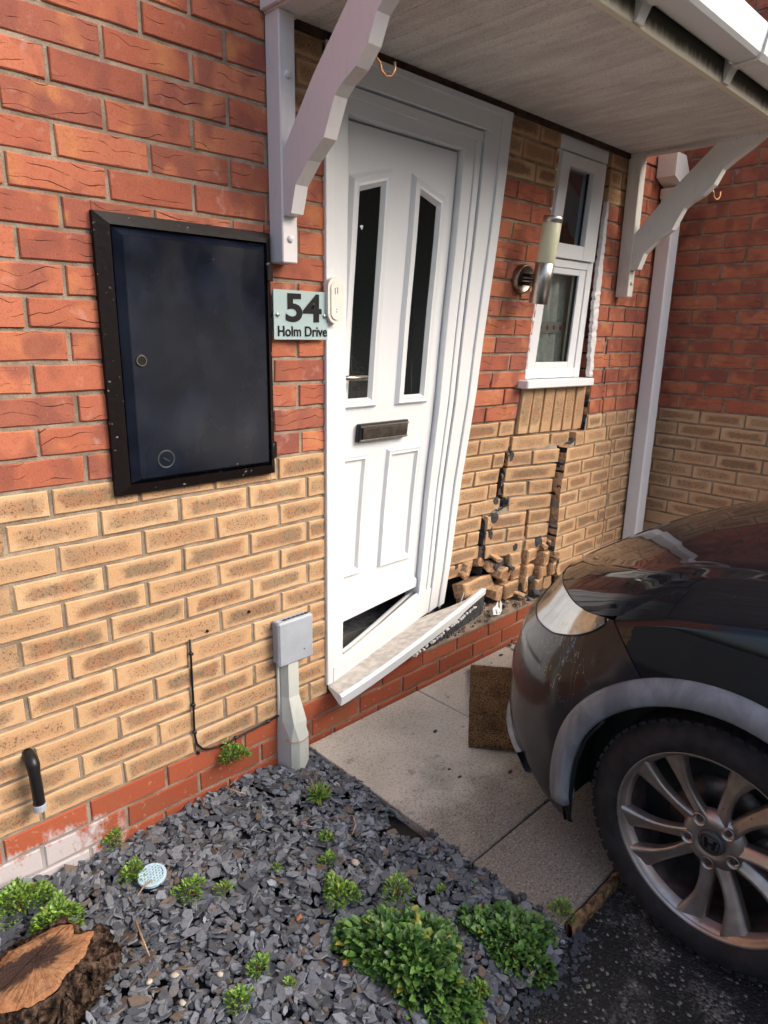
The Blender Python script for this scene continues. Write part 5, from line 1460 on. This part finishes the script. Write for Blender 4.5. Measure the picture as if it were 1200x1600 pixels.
# white plastic shards broken from the sill
def shard(pts, th, lab, loc, rot):
    V, F = prism(pts, -th / 2, th / 2, 'y'); o = fixn(ob('plastic_shard', me('plastic_shard', V, F, M['upvc']))); o.location = loc; o.rotation_euler = rot; tag(o, lab, 'plastic shard', 'pieces broken from the white sill')
shard([(0, 0), (.022, .004), (.020, .085), (.006, .105), (-.004, .06)], .003, 'upright white plastic shard leaning at the foot of the door frame', (2.003, .15, .165), (.25, .15, .5))
shard([(0, 0), (.012, .0), (.004, .075), (-.006, .085)], .003, 'thin white plastic splinter leaning on the smashed bricks', (2.088, .09, .175), (.1, -.35, .4))
shard([(0, 0), (.05, -.01), (.085, .005), (.06, .028), (.075, .052), (.045, .035), (.015, .03)], .003, 'curved white plastic shard lying on the plinth past the end of the sill', (2.10, .012, .172), (-.5, .1, .1))
shard([(0, 0), (.02, .0), (.03, .035), (.012, .055), (.0, .03)], .003, 'small pointed white shard standing on the plinth under the rubble', (2.17, .022, .165), (-.2, .2, .3))
# dark crumbs on the path
for i, (u, v, s_, lab) in enumerate(((680, 1142, .011, 'black crumb of masonry on the concrete near the step'), (702, 1201, .008, 'dark crumb on the concrete in front of the doormat'), (718, 1213, .009, 'flat dark crumb on the concrete between doormat and bumper'), (797, 1205, .012, 'dark clod on the concrete beside the bumper'), (783, 1023, .014, 'black chip of brick on the concrete behind the doormat'), (768, 1035, .006, 'tiny black chip at the top corner of the doormat'))):
    x, y = gxy(u, v, -.01)
    V = []; rr = random.Random(i); K_ = 8
    for h, q in ((0, 1), (.35, .9), (.6, .4)):
        V += [(s_ * q * math.cos(2 * math.pi * k / K_) * rr.uniform(.6, 1.2), s_ * q * .6 * math.sin(2 * math.pi * k / K_) * rr.uniform(.6, 1.2), h * s_ * .7) for k in range(K_)]
    F = [(a * K_ + k, a * K_ + (k + 1) % K_, (a + 1) * K_ + (k + 1) % K_, (a + 1) * K_ + k) for a in range(2) for k in range(K_)] + [tuple(range(2 * K_, 3 * K_))]
    o = ob('masonry_crumb', me('masonry_crumb', V, F, M['core'])); o.location = (x, y, -.013); tag(o, lab, 'debris', 'dark crumbs on the path')

# a few slate chips and grit spilled over the edge of the tarmac and path
V = []; F = []
for k in range(260):
    if k < 200: x, y, z = rng.uniform(.45, 1.05), -1.08 - abs(rng.gauss(0, .03)), -.044
    else: x, y, z = 1.0 + abs(rng.gauss(0, .006)), rng.uniform(-1.0, -.6), -.013
    if k > 225: x, y, z = rng.uniform(2.15, 2.5), rng.uniform(-.09, -.01), -.012
    s_ = rng.uniform(.004, .013); b = len(V); a0 = rng.uniform(0, 6)
    for j in range(5): V.append((x + s_ * math.cos(a0 + j * 1.257) * rng.uniform(.6, 1), y + s_ * math.sin(a0 + j * 1.257) * rng.uniform(.5, .9), z + .0035 + rng.uniform(0, .002)))
    for j in range(5): V.append((V[b + j][0], V[b + j][1], z))
    F += [tuple(range(b, b + 5))] + [(b + j, b + 5 + j, b + 5 + (j + 1) % 5, b + (j + 1) % 5) for j in range(5)]
tag(fixn(ob('spilled_chippings', me('spilled_chippings', V, F, M['slate']))), kind='stuff')

# ------------------------------------------------------------------ car
car = empty('parked_car', 'black hatchback with grey wheel arch trim and bronzed alloys, nose against the wall', 'car', (2.04, -1.30, -.045))
OC_ = (2.04, -1.30, -.045)
XC, HW, Y0, YF = 2.04, .885, -1.05, -.42
_bz_ = [.08, .12, .15, .19, .24, .28, .40, .54, .61, .66, .72, .78, .85, 1.0]
_bb = [.17, .12, .07, .03, .006, 0, .008, .045, .105, .145, .185, .235, .32, .5]
def back(z): return float(np.interp(z, _bz_, _bb))
def lean(z): return float(np.interp(z, [.12, .2, .5, .6, .7, .8, .9, 1.], [.03, .008, 0, .004, .014, .034, .062, .10]))
def Hc(y): return float(np.interp(y, [-4.7, -3.9, -2.0, -1.8, -1.4, -1.14, -.97, -.81, -.7, -.6, -.5, -.42], [.95, 1.0, 1.005, .988, .948, .905, .862, .803, .752, .695, .622, .55]))
def Hh(x, y):
    r_ = min(1.05, abs(x - XC) / HW); return Hc(y) - (.03 * r_ * r_ + .10 * r_ ** 6)
def side_pt(kind, a, z):
    """kind 0: straight flank, a = y;  1: nose, a = angle 0..pi/2 (left half, x < XC)"""
    if kind == 0:
        if a > Y0: return side_pt(1, math.asin(min(.99, (a - Y0) / (YF - back(z) - Y0))), z)
        return Vector((XC - HW + lean(z), a, z))
    w = (HW - lean(z)) * max(0, math.cos(a)) ** (2 / 2.57)
    return Vector((XC - w, Y0 + (YF - back(z) - Y0) * math.sin(a), z))
def ztop(kind, a):
    lo, hi = .3, 1.05
    for _ in range(30):
        mdl = (lo + hi) / 2; p = side_pt(kind, a, mdl)
        if Hh(p.x, p.y) > mdl: lo = mdl
        else: hi = mdl
    return lo
SEAM = -1.012
cols = [(0, y) for y in np.linspace(-1.98, SEAM - .0018, 48)]
cols_w = list(cols)
cols_b = [(0, SEAM + .0018)] + [(1, a) for a in np.linspace(math.asin((SEAM + .0018 - Y0) / .63) + .03, math.pi / 2, 44)]
def shear(c, z):
    """the wing seam leans back as it falls"""
    y = c[1] if c[0] == 0 else None
    k = max(0, 1 - abs((y - SEAM)) / .35) if y is not None else max(0, 1 - c[1] / .9)
    return -.85 * k * max(0, min(.14, .762 - z))
WC = (-1.30, .272)     # wheel centre (y, z)
RA = .372
def colpts(c, rows):
    zt_ = ztop(*c); out = []
    for f_ in rows:
        z = .125 + (zt_ - .125) * f_
        dy = shear(c, z)
        if c[0] == 0: p = side_pt(0, c[1] + dy, z)
        else:
            p = side_pt(1, max(0, c[1] + dy * 1.6), z) if c[1] + dy * 1.6 > 0 else side_pt(0, Y0 + (c[1] + dy * 1.6) * .63, z)
        out.append(p)
    return out
def snap(p):
    dy, dz = p.y - WC[0], p.z - WC[1]; r_ = math.hypot(dy, dz)
    if r_ < RA and r_ > 1e-5:
        if dz < -.02: return Vector((p.x, WC[0] + math.copysign(RA, dy), p.z)), True
        return Vector((p.x, WC[0] + dy / r_ * RA, WC[1] + dz / r_ * RA)), True
    return p, False
def skin(cs, rows, cut=True):
    V = []; ins = []
    for c in cs:
        for p in colpts(c, rows):
            q, i_ = snap(p) if cut and c[0] == 0 or (cut and p.y < -.88) else (p, False); V.append(q); ins.append(i_)
    nr_ = len(rows); F = []
    for i in range(len(cs) - 1):
        for j in range(nr_ - 1):
            f = (i * nr_ + j, (i + 1) * nr_ + j, (i + 1) * nr_ + j + 1, i * nr_ + j + 1)
            if all(ins[k] for k in f): continue
            F.append(f)
    return V, F
def mirror(V, F):
    b = len(V); return V + [Vector((2 * XC - v[0], v[1], v[2])) for v in V], F + [tuple(i + b for i in f[::-1]) for f in F]
def C(V, F, name, mat, smooth=True, par=None):
    V = [(v[0] - OC_[0], v[1] - OC_[1], v[2] - OC_[2]) for v in V]
    return ob(name, me(name, V, F, mat, smooth), par or car)
rows = list(np.linspace(0, .80, 26)) + list(np.linspace(.82, 1, 12))
# wing: flank plus the strip on top up to the bonnet line
def bon_edge(y): return float(np.interp(y, [-2.0, -1.4, -1.10, -1.02], [1.37, 1.335, 1.295, 1.200]))
V, F = skin(cols_w, rows)
b0 = len(V); K2 = 7
for c in cols_w:
    zt_ = ztop(*c); e_ = side_pt(c[0], c[1], zt_); xe = max(bon_edge(e_.y) - .002, e_.x + .004)
    for k in range(K2):
        x_ = e_.x + (xe - e_.x) * k / (K2 - 1); V.append(Vector((x_, e_.y, Hh(x_, e_.y))))
for i in range(len(cols_w) - 1):
    for k in range(K2 - 1): F.append((b0 + i * K2 + k, b0 + (i + 1) * K2 + k, b0 + (i + 1) * K2 + k + 1, b0 + i * K2 + k + 1))
V1, F1 = V, F
def weld(V, F):
    seen = {}; mp_ = []; NV = []
    for v in V:
        k = (round(v[0], 4), round(v[1], 4), round(v[2], 4))
        if k not in seen: seen[k] = len(NV); NV.append(v)
        mp_.append(seen[k])
    NF = []
    for f in F:
        g = []
        for i in f:
            if mp_[i] not in g: g.append(mp_[i])
        if len(g) > 2: NF.append(tuple(g))
    return NV, NF
V1, F1 = weld(V1, F1)
C(V1, F1, 'front_wing', M['paint'])
V2 = [Vector((2 * XC - v[0], v[1], v[2])) for v in V1]; C(V2, [f[::-1] for f in F1], 'front_wing', M['paint'])
# bumper skin with the headlamp opening
def hl_low(c):
    """share of the column height where the lamp starts (1 = no lamp)"""
    zt_ = ztop(*c); p = side_pt(c[0], c[1], .68)
    if c[0] == 0: return 1.0, zt_
    a = math.degrees(c[1])
    z = float(np.interp(a, [0, 5, 9, 14, 22, 32, 44, 56, 62, 64], [.80, .79, .745, .715, .676, .638, .612, .600, .62, .80]))
    return min(1.0, max(.0, (z - .125) / (zt_ - .125))), zt_
Vb = []; Fb = []; Vh = []; Fh = []; NB, NH = 30, 9
lampcols = []
for i, c in enumerate(cols_b):
    fl, zt_ = hl_low(c)
    rws = [fl * k / NB for k in range(NB + 1)]
    for p in colpts(c, rws):
        q, i_ = snap(p) if p.y < -.86 else (p, False); Vb.append((q, i_))
    lampcols.append((c, fl, zt_))
for i in range(len(cols_b) - 1):
    for j in range(NB):
        f = (i * (NB + 1) + j, (i + 1) * (NB + 1) + j, (i + 1) * (NB + 1) + j + 1, i * (NB + 1) + j + 1)
        if all(Vb[k][1] for k in f): continue
        Fb.append(f)
Vb = [v[0] for v in Vb]
# upper lip of the bumper above the lamp end, nose centre
VV, FF = mirror(Vb, Fb); VV, FF = weld(VV, FF)
C(VV, FF, 'front_bumper', M['bumper'])
for sgn in (0, 1):
    Vh = []; 
    hc = [(c, fl) for c, fl, zt_ in lampcols if fl < .999]
    for c, fl in hc:
        for p in colpts(c, [fl + (1 - fl) * k / NH for k in range(NH + 1)]):
            e_ = .0012; Vh.append(p + Vector((-e_, e_ * .3, e_)))
    Fh = [(i * (NH + 1) + j, (i + 1) * (NH + 1) + j, (i + 1) * (NH + 1) + j + 1, i * (NH + 1) + j + 1) for i in range(len(hc) - 1) for j in range(NH)]
    # dished housing behind the lens
    Vd = [v + Vector((.035, -.035, -.012)) * (1 if 0 < (k % (NH + 1)) < NH and NH < k < len(Vh) - NH - 1 else .15) for k, v in enumerate(Vh)]
    if sgn: fl_ = lambda L: [Vector((2 * XC - v[0], v[1], v[2])) for v in L]; Vh, Vd = fl_(Vh), fl_(Vd); Fh = [f[::-1] for f in Fh]
    hl = C(Vh, Fh, 'headlight', M['lens'])
    C(Vd, Fh, 'lamp_housing', M['housing'], True, hl)
    low = [Vh[i * (NH + 1)] for i in range(len(hc))]
    V_, F_ = tubeg(low, .0028, 6); C([Vector(v) for v in V_], F_, 'lamp_gasket', M['black'], True, hl)
    fin = MB()
    for k in range(3, len(hc) - 3, 3):      # ribs moulded into the housing
        a_, b__ = Vd[k * (NH + 1) + 1], Vd[k * (NH + 1) + NH - 1]
        V_, F_ = tubeg([a_, (a_ + b__) / 2 + Vector((-.004 if not sgn else .004, .004, 0)), b__], .0028, 5); fin.add(V_, F_)
    C([Vector(v) for v in fin.V], fin.F, 'housing_ribs', M['chrome'], True, hl)
    # projector and indicator inside
    sx_ = 1 if not sgn else -1
    bx0 = XC - .735 * sx_
    Vp, Fp = lathe([(0, .001), (.012, .025), (.015, .038), (.0, .045), (-.04, .045)], 24, 'y', (bx0 + .06 * sx_, -.835, .668)); C([Vector(v) for v in Vp], Fp, 'lamp_bowl', M['chrome'], True, hl)
    Vp, Fp = boxg(min(bx0 - .055 * sx_, bx0 - .015 * sx_), max(bx0 - .055 * sx_, bx0 - .015 * sx_), -.935, -.905, .69, .715, .004); C([Vector(v) for v in Vp], Fp, 'indicator', M['amber'], False, hl)
# bonnet
Vn = []; NX = 45
ys = list(np.linspace(-1.985, -1.02, 34)) + [Y0 + (yy_ - Y0) for yy_ in []]
edge = []
for y in ys: edge.append((bon_edge(y) + .002, y))
for c, fl, zt_ in lampcols[2:]:
    e_ = side_pt(c[0], c[1], zt_); xe, ye = e_.x + .004, e_.y - .002
    if ye < -.90: xe = max(xe, float(np.interp(ye, [-1.02, -.92], [1.200, e_.x + .004])))
    if ye > edge[-1][1] + .0015: edge.append((min(xe, XC - .0005), ye))
for (xe, y) in edge:
    for k in range(NX):
        t = -1 + 2 * k / (NX - 1); x_ = XC + t * (XC - xe)
        lip = .004 * max(0, 1 - (1 - abs(t)) * 60)
        crease = .006 * math.exp(-((abs(t) - .80) / .045) ** 2)
        Vn.append(Vector((x_, y, Hh(x_, y) + .0015 - lip + crease)))
Fn = [(i * NX + k, i * NX + k + 1, (i + 1) * NX + k + 1, (i + 1) * NX + k) for i in range(len(edge) - 1) for k in range(NX - 1)]
C(Vn, Fn, 'bonnet', M['paint'])
# black sheets under the panels, standing in for shade in the shut lines
Vu, Fu = boxg(1.30, 2.78, -4.4, -.86, .20, .60); C([Vector(v) for v in Vu], Fu, 'underbody', M['black'], False)
Vu = [v + Vector((.006, -.003, -.010)) for v in V1]; C(Vu, F1, 'wing_shut_shade', M['black'])
Vu = [Vector((XC + (v.x - XC) * .985, v.y - .008, v.z - .009)) for v in VV]; C(Vu, FF, 'bumper_shut_shade', M['black'])
Vu = []
for (xe, y) in edge:
    for k in range(9):
        t = -1 + 2 * k / 8; x_ = XC + t * (XC - xe + .012); Vu.append(Vector((x_, y - .004, Hh(x_, y) - .014)))
C(Vu, [(i * 9 + k, i * 9 + k + 1, (i + 1) * 9 + k + 1, (i + 1) * 9 + k) for i in range(len(edge) - 1) for k in range(8)], 'bonnet_shut_shade', M['black'])
# lower lip of the bumper and a dark grille
def strip(a0_, a1_, z0_, z1_, out_, n=24):
    V = []
    for i in range(n + 1):
        a = a0_ + (a1_ - a0_) * i / n
        for (z, o_) in ((z0_, 0), (z0_ + .004, out_), (z1_ - .004, out_), (z1_, 0)):
            p = side_pt(1, a, z); c0 = Vector((XC, -1.6, z)); d_ = (p - c0).normalized(); V.append(p + d_ * (o_ + .001))
    return V, [(i * 4 + j, (i + 1) * 4 + j, (i + 1) * 4 + j + 1, i * 4 + j + 1) for i in range(n) for j in range(3)]
V, F = strip(.55, 2.6, .142, .215, .016, 40)
V, F = strip(.55, math.pi / 2, .142, .210, .018); V, F = mirror(V, F); C(V, F, 'bumper_lip', M['trim'])
V, F = strip(.95, math.pi / 2, .25, .42, .004); V, F = mirror(V, F); C(V, F, 'lower_grille', M['black'])
# scuffed arch trims
def arch(wy, side_, front):
    V = []; n = 54; a0_, a1_ = math.radians(-12), math.radians(192)
    prof = [(RA - .012, .035), (RA - .014, -.006), (RA - .006, -.017), (RA + .020, -.018), (RA + .046, -.012), (RA + .052, -.001), (RA + .052, .006)]
    for i in range(n + 1):
        t = a0_ + (a1_ - a0_) * i / n
        for (r_, o_) in prof:
            y = wy + math.cos(t) * r_; z = WC[1] + math.sin(t) * r_
            if front:
                if y > Y0: s_ = min(.97, (y - Y0) / (YF - Y0)); x_ = side_pt(1, math.asin(s_), z).x
                else: x_ = side_pt(0, y, z).x
            else: x_ = side_pt(0, y, z).x
            V.append(Vector((x_ + o_, y, z)))
    k = len(prof)
    F = [(i * k + j, (i + 1) * k + j, (i + 1) * k + j + 1, i * k + j + 1) for i in range(n) for j in range(k - 1)] + [tuple(range(k)), tuple(range(n * k, n * k + k))]
    if side_: V = [Vector((2 * XC - v.x, v.y, v.z)) for v in V]; F = [f[::-1] for f in F]
    C(V, F, 'wheel_arch_trim', M['trim'])
    # liner
    V = []
    for i in range(37):
        t = math.radians(-10 + 200 * i / 36)
        for j in range(6):
            rj = RA - .008 + (0 if j < 4 else 0); V.append(Vector((1.165 + .055 * j, wy + math.cos(t) * rj, WC[1] + math.sin(t) * rj)))
    V.append(Vector((1.44, wy, WC[1]))); F = [(i * 6 + j, i * 6 + j + 1, (i + 1) * 6 + j + 1, (i + 1) * 6 + j) for i in range(36) for j in range(5)] + [(i * 6 + 5, len(V) - 1, (i + 1) * 6 + 5) for i in range(36)]
    if side_: V = [Vector((2 * XC - v.x, v.y, v.z)) for v in V]
    C(V, F, 'arch_liner', M['black'])
WB = 2.62
for sd in (0, 1): arch(WC[0], sd, True); arch(WC[0] - WB, sd, False)
# liner edge flap seen just ahead of the tyre
V, F = tubeg([(1.185, WC[0] + .352, .14), (1.18, WC[0] + .352, .22), (1.18, WC[0] + .345, .33), (1.178, WC[0] + .322, .42), (1.178, WC[0] + .28, .49)], .006, 8); C([Vector(v) for v in V], F, 'liner_edge', M['black'])

# rear part of the body
colsr = [(0, y) for y in np.linspace(-4.45, -1.984, 70)]
def skin_r(y0, y1, n, name, mat=M['paint'], z0=.16, top=True):
    V = []; ins = []; R_ = 26
    for i in range(n + 1):
        y = y0 + (y1 - y0) * i / n
        zt_ = .955
        for j in range(R_ + 1):
            z = z0 + (zt_ - z0) * j / R_; p = side_pt(0, y, z); in_ = False
            dy, dz = y - (WC[0] - WB), z - WC[1]; r_ = math.hypot(dy, dz)
            if r_ < RA and r_ > 1e-4:
                in_ = True; p = Vector((p.x, (WC[0] - WB) + (dy / r_ * RA if dz > -.02 else math.copysign(RA, dy)), WC[1] + (dz / r_ * RA if dz > -.02 else dz)))
            dy, dz = y - WC[0], z - WC[1]; r_ = math.hypot(dy, dz)
            V.append(p); ins.append(in_)
    F = [(i * (R_ + 1) + j, (i + 1) * (R_ + 1) + j, (i + 1) * (R_ + 1) + j + 1, i * (R_ + 1) + j + 1) for i in range(n) for j in range(R_)]
    F = [f for f in F if not all(ins[k] for k in f)]
    for sd in (0, 1):
        W_ = V if not sd else [Vector((2 * XC - v.x, v.y, v.z)) for v in V]
        C(W_, F if not sd else [f[::-1] for f in F], name, mat)
skin_r(-3.05, -1.988, 20, 'front_door_panel'); skin_r(-3.62, -3.056, 24, 'rear_door_panel'); skin_r(-4.45, -3.626, 40, 'rear_quarter')
V = []; 
for i in range(25):
    a = math.pi / 2 * i / 24 * 1.0; w = HW * math.cos(a) ** .7; 
    for j in range(12):
        z = .18 + .80 * j / 11; V.append(Vector((XC - w + lean(z) * math.cos(a), -4.45 - .26 * math.sin(a) + max(0, z - .6) * .25 * math.sin(a), z)))
F = [(i * 12 + j, i * 12 + j + 1, (i + 1) * 12 + j + 1, (i + 1) * 12 + j) for i in range(24) for j in range(11)]
V, F = mirror(V, F); V, F = weld(V, F); C(V, F, 'tailgate', M['paint'])
# greenhouse
def quadgrid(P00, P10, P11, P01, bul, n=8):
    V = []
    for j in range(n + 1):
        for i in range(n + 1):
            u, v = i / n, j / n
            p = Vector(P00) * (1 - u) * (1 - v) + Vector(P10) * u * (1 - v) + Vector(P11) * u * v + Vector(P01) * (1 - u) * v
            V.append(p + Vector(bul) * (16 * u * (1 - u) * v * (1 - v)) ** .6)
    return V, [(j * (n + 1) + i, j * (n + 1) + i + 1, (j + 1) * (n + 1) + i + 1, (j + 1) * (n + 1) + i) for j in range(n) for i in range(n)]
C(*quadgrid((1.34, -1.99, .985), (2.74, -1.99, .985), (2.60, -2.85, 1.405), (1.48, -2.85, 1.405), (0, .05, .06)), 'windscreen', M['car_glass'])
C(*quadgrid((1.48, -2.85, 1.405), (2.60, -2.85, 1.405), (2.55, -4.1, 1.38), (1.53, -4.1, 1.38), (0, 0, .035)), 'roof', M['paint'])
C(*quadgrid((1.53, -4.1, 1.38), (2.55, -4.1, 1.38), (2.72, -4.62, .98), (1.36, -4.62, .98), (0, -.03, .02)), 'rear_window', M['car_glass'])
for sd in (0, 1):
    f_ = (lambda p: p) if not sd else (lambda p: (2 * XC - p[0], p[1], p[2]))
    C(*quadgrid(f_((1.24, -2.0, .955)), f_((1.24, -4.45, .955)), f_((1.53, -4.1, 1.38)), f_((1.48, -2.85, 1.405)), (-.02 if not sd else .02, 0, 0)), 'side_glass', M['car_glass'])
V, F = boxg(-.10, .10, -.06, .06, -.05, .06, .02)
for sd in (0, 1):
    cx_ = 1.09 if not sd else 2 * XC - 1.09
    mi = C([Vector((cx_ + v[0], -2.22 + v[1], 1.02 + v[2])) for v in V], F, 'door_mirror', M['paint'], False)
    C([Vector((cx_ + v[0] * .86, -2.283 + v[1] * .02, 1.025 + v[2] * .8)) for v in V], F, 'mirror_glass', M['chrome'], False, mi)

# wheels
def wheel(px, py, rotz, flip, detail=True):
    w = bpy.data.objects.new('wheel', None); COL.objects.link(w); w.parent = car
    w.location = (px - OC_[0], py - OC_[1], WC[1] - OC_[2]); w.rotation_euler = (0, 0, rotz + (math.pi if flip else 0))
    def W(V, F, nm, mt, sm=True, par=None):
        o = ob(nm, me(nm, V, F, mt, sm), par or w); return o
    RT, RR, WD = .312, .2295, .215
    prof = [(.006, RR - .004), (-.004, RR + .002), (-.012, RR + .012), (-.016, RR + .032), (-.013, RR + .052), (-.004, RT - .018), (.008, RT - .008), (.022, RT - .0015), (.10, RT), (.185, RT - .0015), (.20, RT - .010), (.215, RR + .03), (.20, RR)]
    V = []; n = 96
    for a, r_ in prof:
        for k in range(n):
            t = 2 * math.pi * k / n; rr = r_
            V.append((a, rr * math.cos(t), rr * math.sin(t)))
    F = [(i * n + k, i * n + (k + 1) % n, (i + 1) * n + (k + 1) % n, (i + 1) * n + k) for i in range(len(prof) - 1) for k in range(n)]
    ty = W(V, F, 'tyre', M['rubber'])
    mb = MB()
    for k in range(64):      # shoulder blocks
        t = 2 * math.pi * k / 64
        V, F = boxg(.002, .040, -.0105, .0105, RT - .012, RT - .0014, .002)
        c_, s_ = math.cos(t), math.sin(t); V = [(v[0] + max(0, (RT - .004 - v[2])) * .2, v[1] * c_ + v[2] * s_, -v[1] * s_ + v[2] * c_) for v in V]; mb.add(V, F)
    W(mb.V, mb.F, 'tread_blocks', M['rubber'], False, ty)['kind'] = 'stuff'
    V, F = lathe([(.004, RR - .006), (-.004, RR), (-.001, RR + .004), (.008, RR + .003), (.008, RR - .010), (.014, RR - .014), (.03, RR - .020)], 96, 'x'); W(V, F, 'rim', M['alloy'])
    V, F = lathe([(.012, RR - .012), (.03, RR - .018), (.12, RR - .03), (.20, RR - .02)], 64, 'x'); W(V, F, 'rim_barrel', M['alloy_dark'])
    V, F = lathe([(.10, .0001), (.10, .065), (.093, .07), (.093, .135), (.112, .135)], 48, 'x'); W(V, F, 'brake_disc', M['disc'])
    V, F = boxg(.07, .15, -.11, -.05, -.02, .10, .01); c_, s_ = math.cos(.6), math.sin(.6); V = [(v[0], v[1] * c_ - v[2] * s_, v[1] * s_ + v[2] * c_) for v in V]; W(V, F, 'brake_caliper', M['alloy_dark'], False)
    V, F = lathe([(.118, .0001), (.118, RR - .02)], 48, 'x'); W(V, F, 'wheel_backing', M['dark'], False)
    # ten spokes, each with a raised edge and a scooped face, sweeping from hub to rim
    V = []; F = []
    ns = 12; secs = [(-1.0, .028), (-.98, .006), (-.80, .0), (-.35, .0035), (.30, .010), (.80, .013), (1.0, .022), (1.0, .040)]
    for i in range(ns + 1):
        t = i / ns; r_ = .046 + (.2205 - .046) * t
        wd_ = .0200 - .004 * math.sin(math.pi * min(1, t * 1.35)) + .014 * max(0, (t - .62) / .38) ** 1.6
        dep = .030 - .026 * t ** .8 + .006 * math.sin(math.pi * t)
        ofs = .010 * math.sin(math.pi * t) 
        for (s_, d_) in secs: V.append((dep + d_ * (.75 + .25 * t), s_ * wd_ + ofs, r_))
    k_ = len(secs)
    F = [(i * k_ + j, (i + 1) * k_ + j, (i + 1) * k_ + j + 1, i * k_ + j + 1) for i in range(ns) for j in range(k_ - 1)]
    sm = me('spoke', V, F, M['alloy'], True)
    for q in range(10):
        o = ob('spoke', sm, w); o.rotation_euler = (math.radians(-9.5 - 36 * q + (4 if q % 2 else -4) + 90 * 0 - 90 + 0), 0, 0)
    V, F = lathe([(.030, .0001), (.030, .034), (.026, .040), (.028, .060), (.036, .072), (.050, .078)], 48, 'x'); W(V, F, 'hub_face', M['alloy'])
    for q in range(5):
        a = math.radians(54 + 72 * q); cy0, cz0 = .057 * math.cos(a), .057 * math.sin(a)
        V, F = lathe([(.022, .0165), (.0205, .0145), (.034, .0125)], 20, 'x', (0, cy0, cz0)); W(V, F, 'nut_seat', M['alloy'])
        V, F = lathe([(.024, .0001), (.024, .0065), (.026, .0085), (.040, .0100)], 6 if q else 14, 'x', (0, cy0, cz0)); W(V, F, 'wheel_nut', M['alloy_dark'], False)
    V, F = lathe([(.0205, .0001), (.0205, .028), (.0225, .0305), (.032, .031)], 40, 'x'); cp = W(V, F, 'centre_cap', M['capm'])
    # the maker's mark on the cap: a broad-shouldered H in a rounded outline
    def poly(pts, nm, x_=.0185, th=.003):
        V, F = prism(pts, x_, x_ + th, 'x'); return W(V, F, nm, M['letter'], False, cp)
    s_ = 1.0
    H1 = [(-.0155, .0125), (-.0075, .0125), (-.0055, .0015), (.0055, .0015), (.0075, .0125), (.0155, .0125), (.0115, -.0135), (.0045, -.0135), (.0040, -.0035), (-.0040, -.0035), (-.0045, -.0135), (-.0115, -.0135)]
    for a_ in (0,):
        # split into convex pieces
        poly([(-.0155, .0125), (-.0075, .0125), (-.0045, -.0135), (-.0115, -.0135)], 'emblem_bar')
        poly([(.0075, .0125), (.0155, .0125), (.0115, -.0135), (.0045, -.0135)], 'emblem_bar')
        poly([(-.0070, .0015), (.0070, .0015), (.0052, -.0038), (-.0052, -.0038)], 'emblem_bar')
    out = []
    for k in range(40):
        t = 2 * math.pi * k / 40; ct, st_ = math.cos(t), math.sin(t); q_ = 3.2
        yy_ = .0215 * math.copysign(abs(ct) ** (2 / q_), ct); zz_ = .0195 * math.copysign(abs(st_) ** (2 / q_), st_); yy_ *= 1 + .08 * zz_ / .0195
        out.append((.0192, yy_, zz_))
    out.append(out[0]); V, F = tubeg(out, .0009, 6); W(V, F, 'emblem_outline', M['letter'], True, cp)
    return w
wheel(1.192, WC[0], math.radians(-3), False); wheel(2 * XC - 1.192, WC[0], math.radians(-3), True)
wheel(1.192, WC[0] - WB, 0, False); wheel(2 * XC - 1.192, WC[0] - WB, 0, True)

# ------------------------------------------------------------------ across the street, seen only in reflections
nm = plain('neighbour_brick', (.28, .13, .08), .9, vs=3)
def street_house(x, y, lab, w_=9):
    nb_ = empty('neighbour_house', lab, 'house', (x, y, 0), 'houses across the street')
    ob('wall', me('wall', *boxg(-w_, w_, -4, 4, -.07, 5.4), nm), nb_)
    ob('roof', me('roof', *prism([(-4.4, 5.3), (4.4, 5.3), (0, 8.2)], -w_ - .4, w_ + .4, 'x'), M['core']), nb_)
    for xx in (-6, -2, 2, 6):
        for z in (1.0, 3.4):
            f_ = ob('window', me('window', *boxg(xx - .8, xx + .8, 3.98, 4.06, z, z + 1.25), M['upvc']), nb_); ob('pane', me('pane', *boxg(xx - .7, xx + .7, 4.0, 4.07, z + .1, z + 1.15), M['car_glass']), f_)
street_house(-14, -22, 'brick house across the street, behind the photographer to the left')
street_house(8, -21, 'brick house across the street, directly opposite the porch')
street_house(30, -22, 'brick house across the street, far to the right')
plant('hedge', 'hedge', 'clipped green hedge across the street', 4, -12, -.05, 11, .8, 1.7, 6000, .36, .2, LD, 55, stems=0)
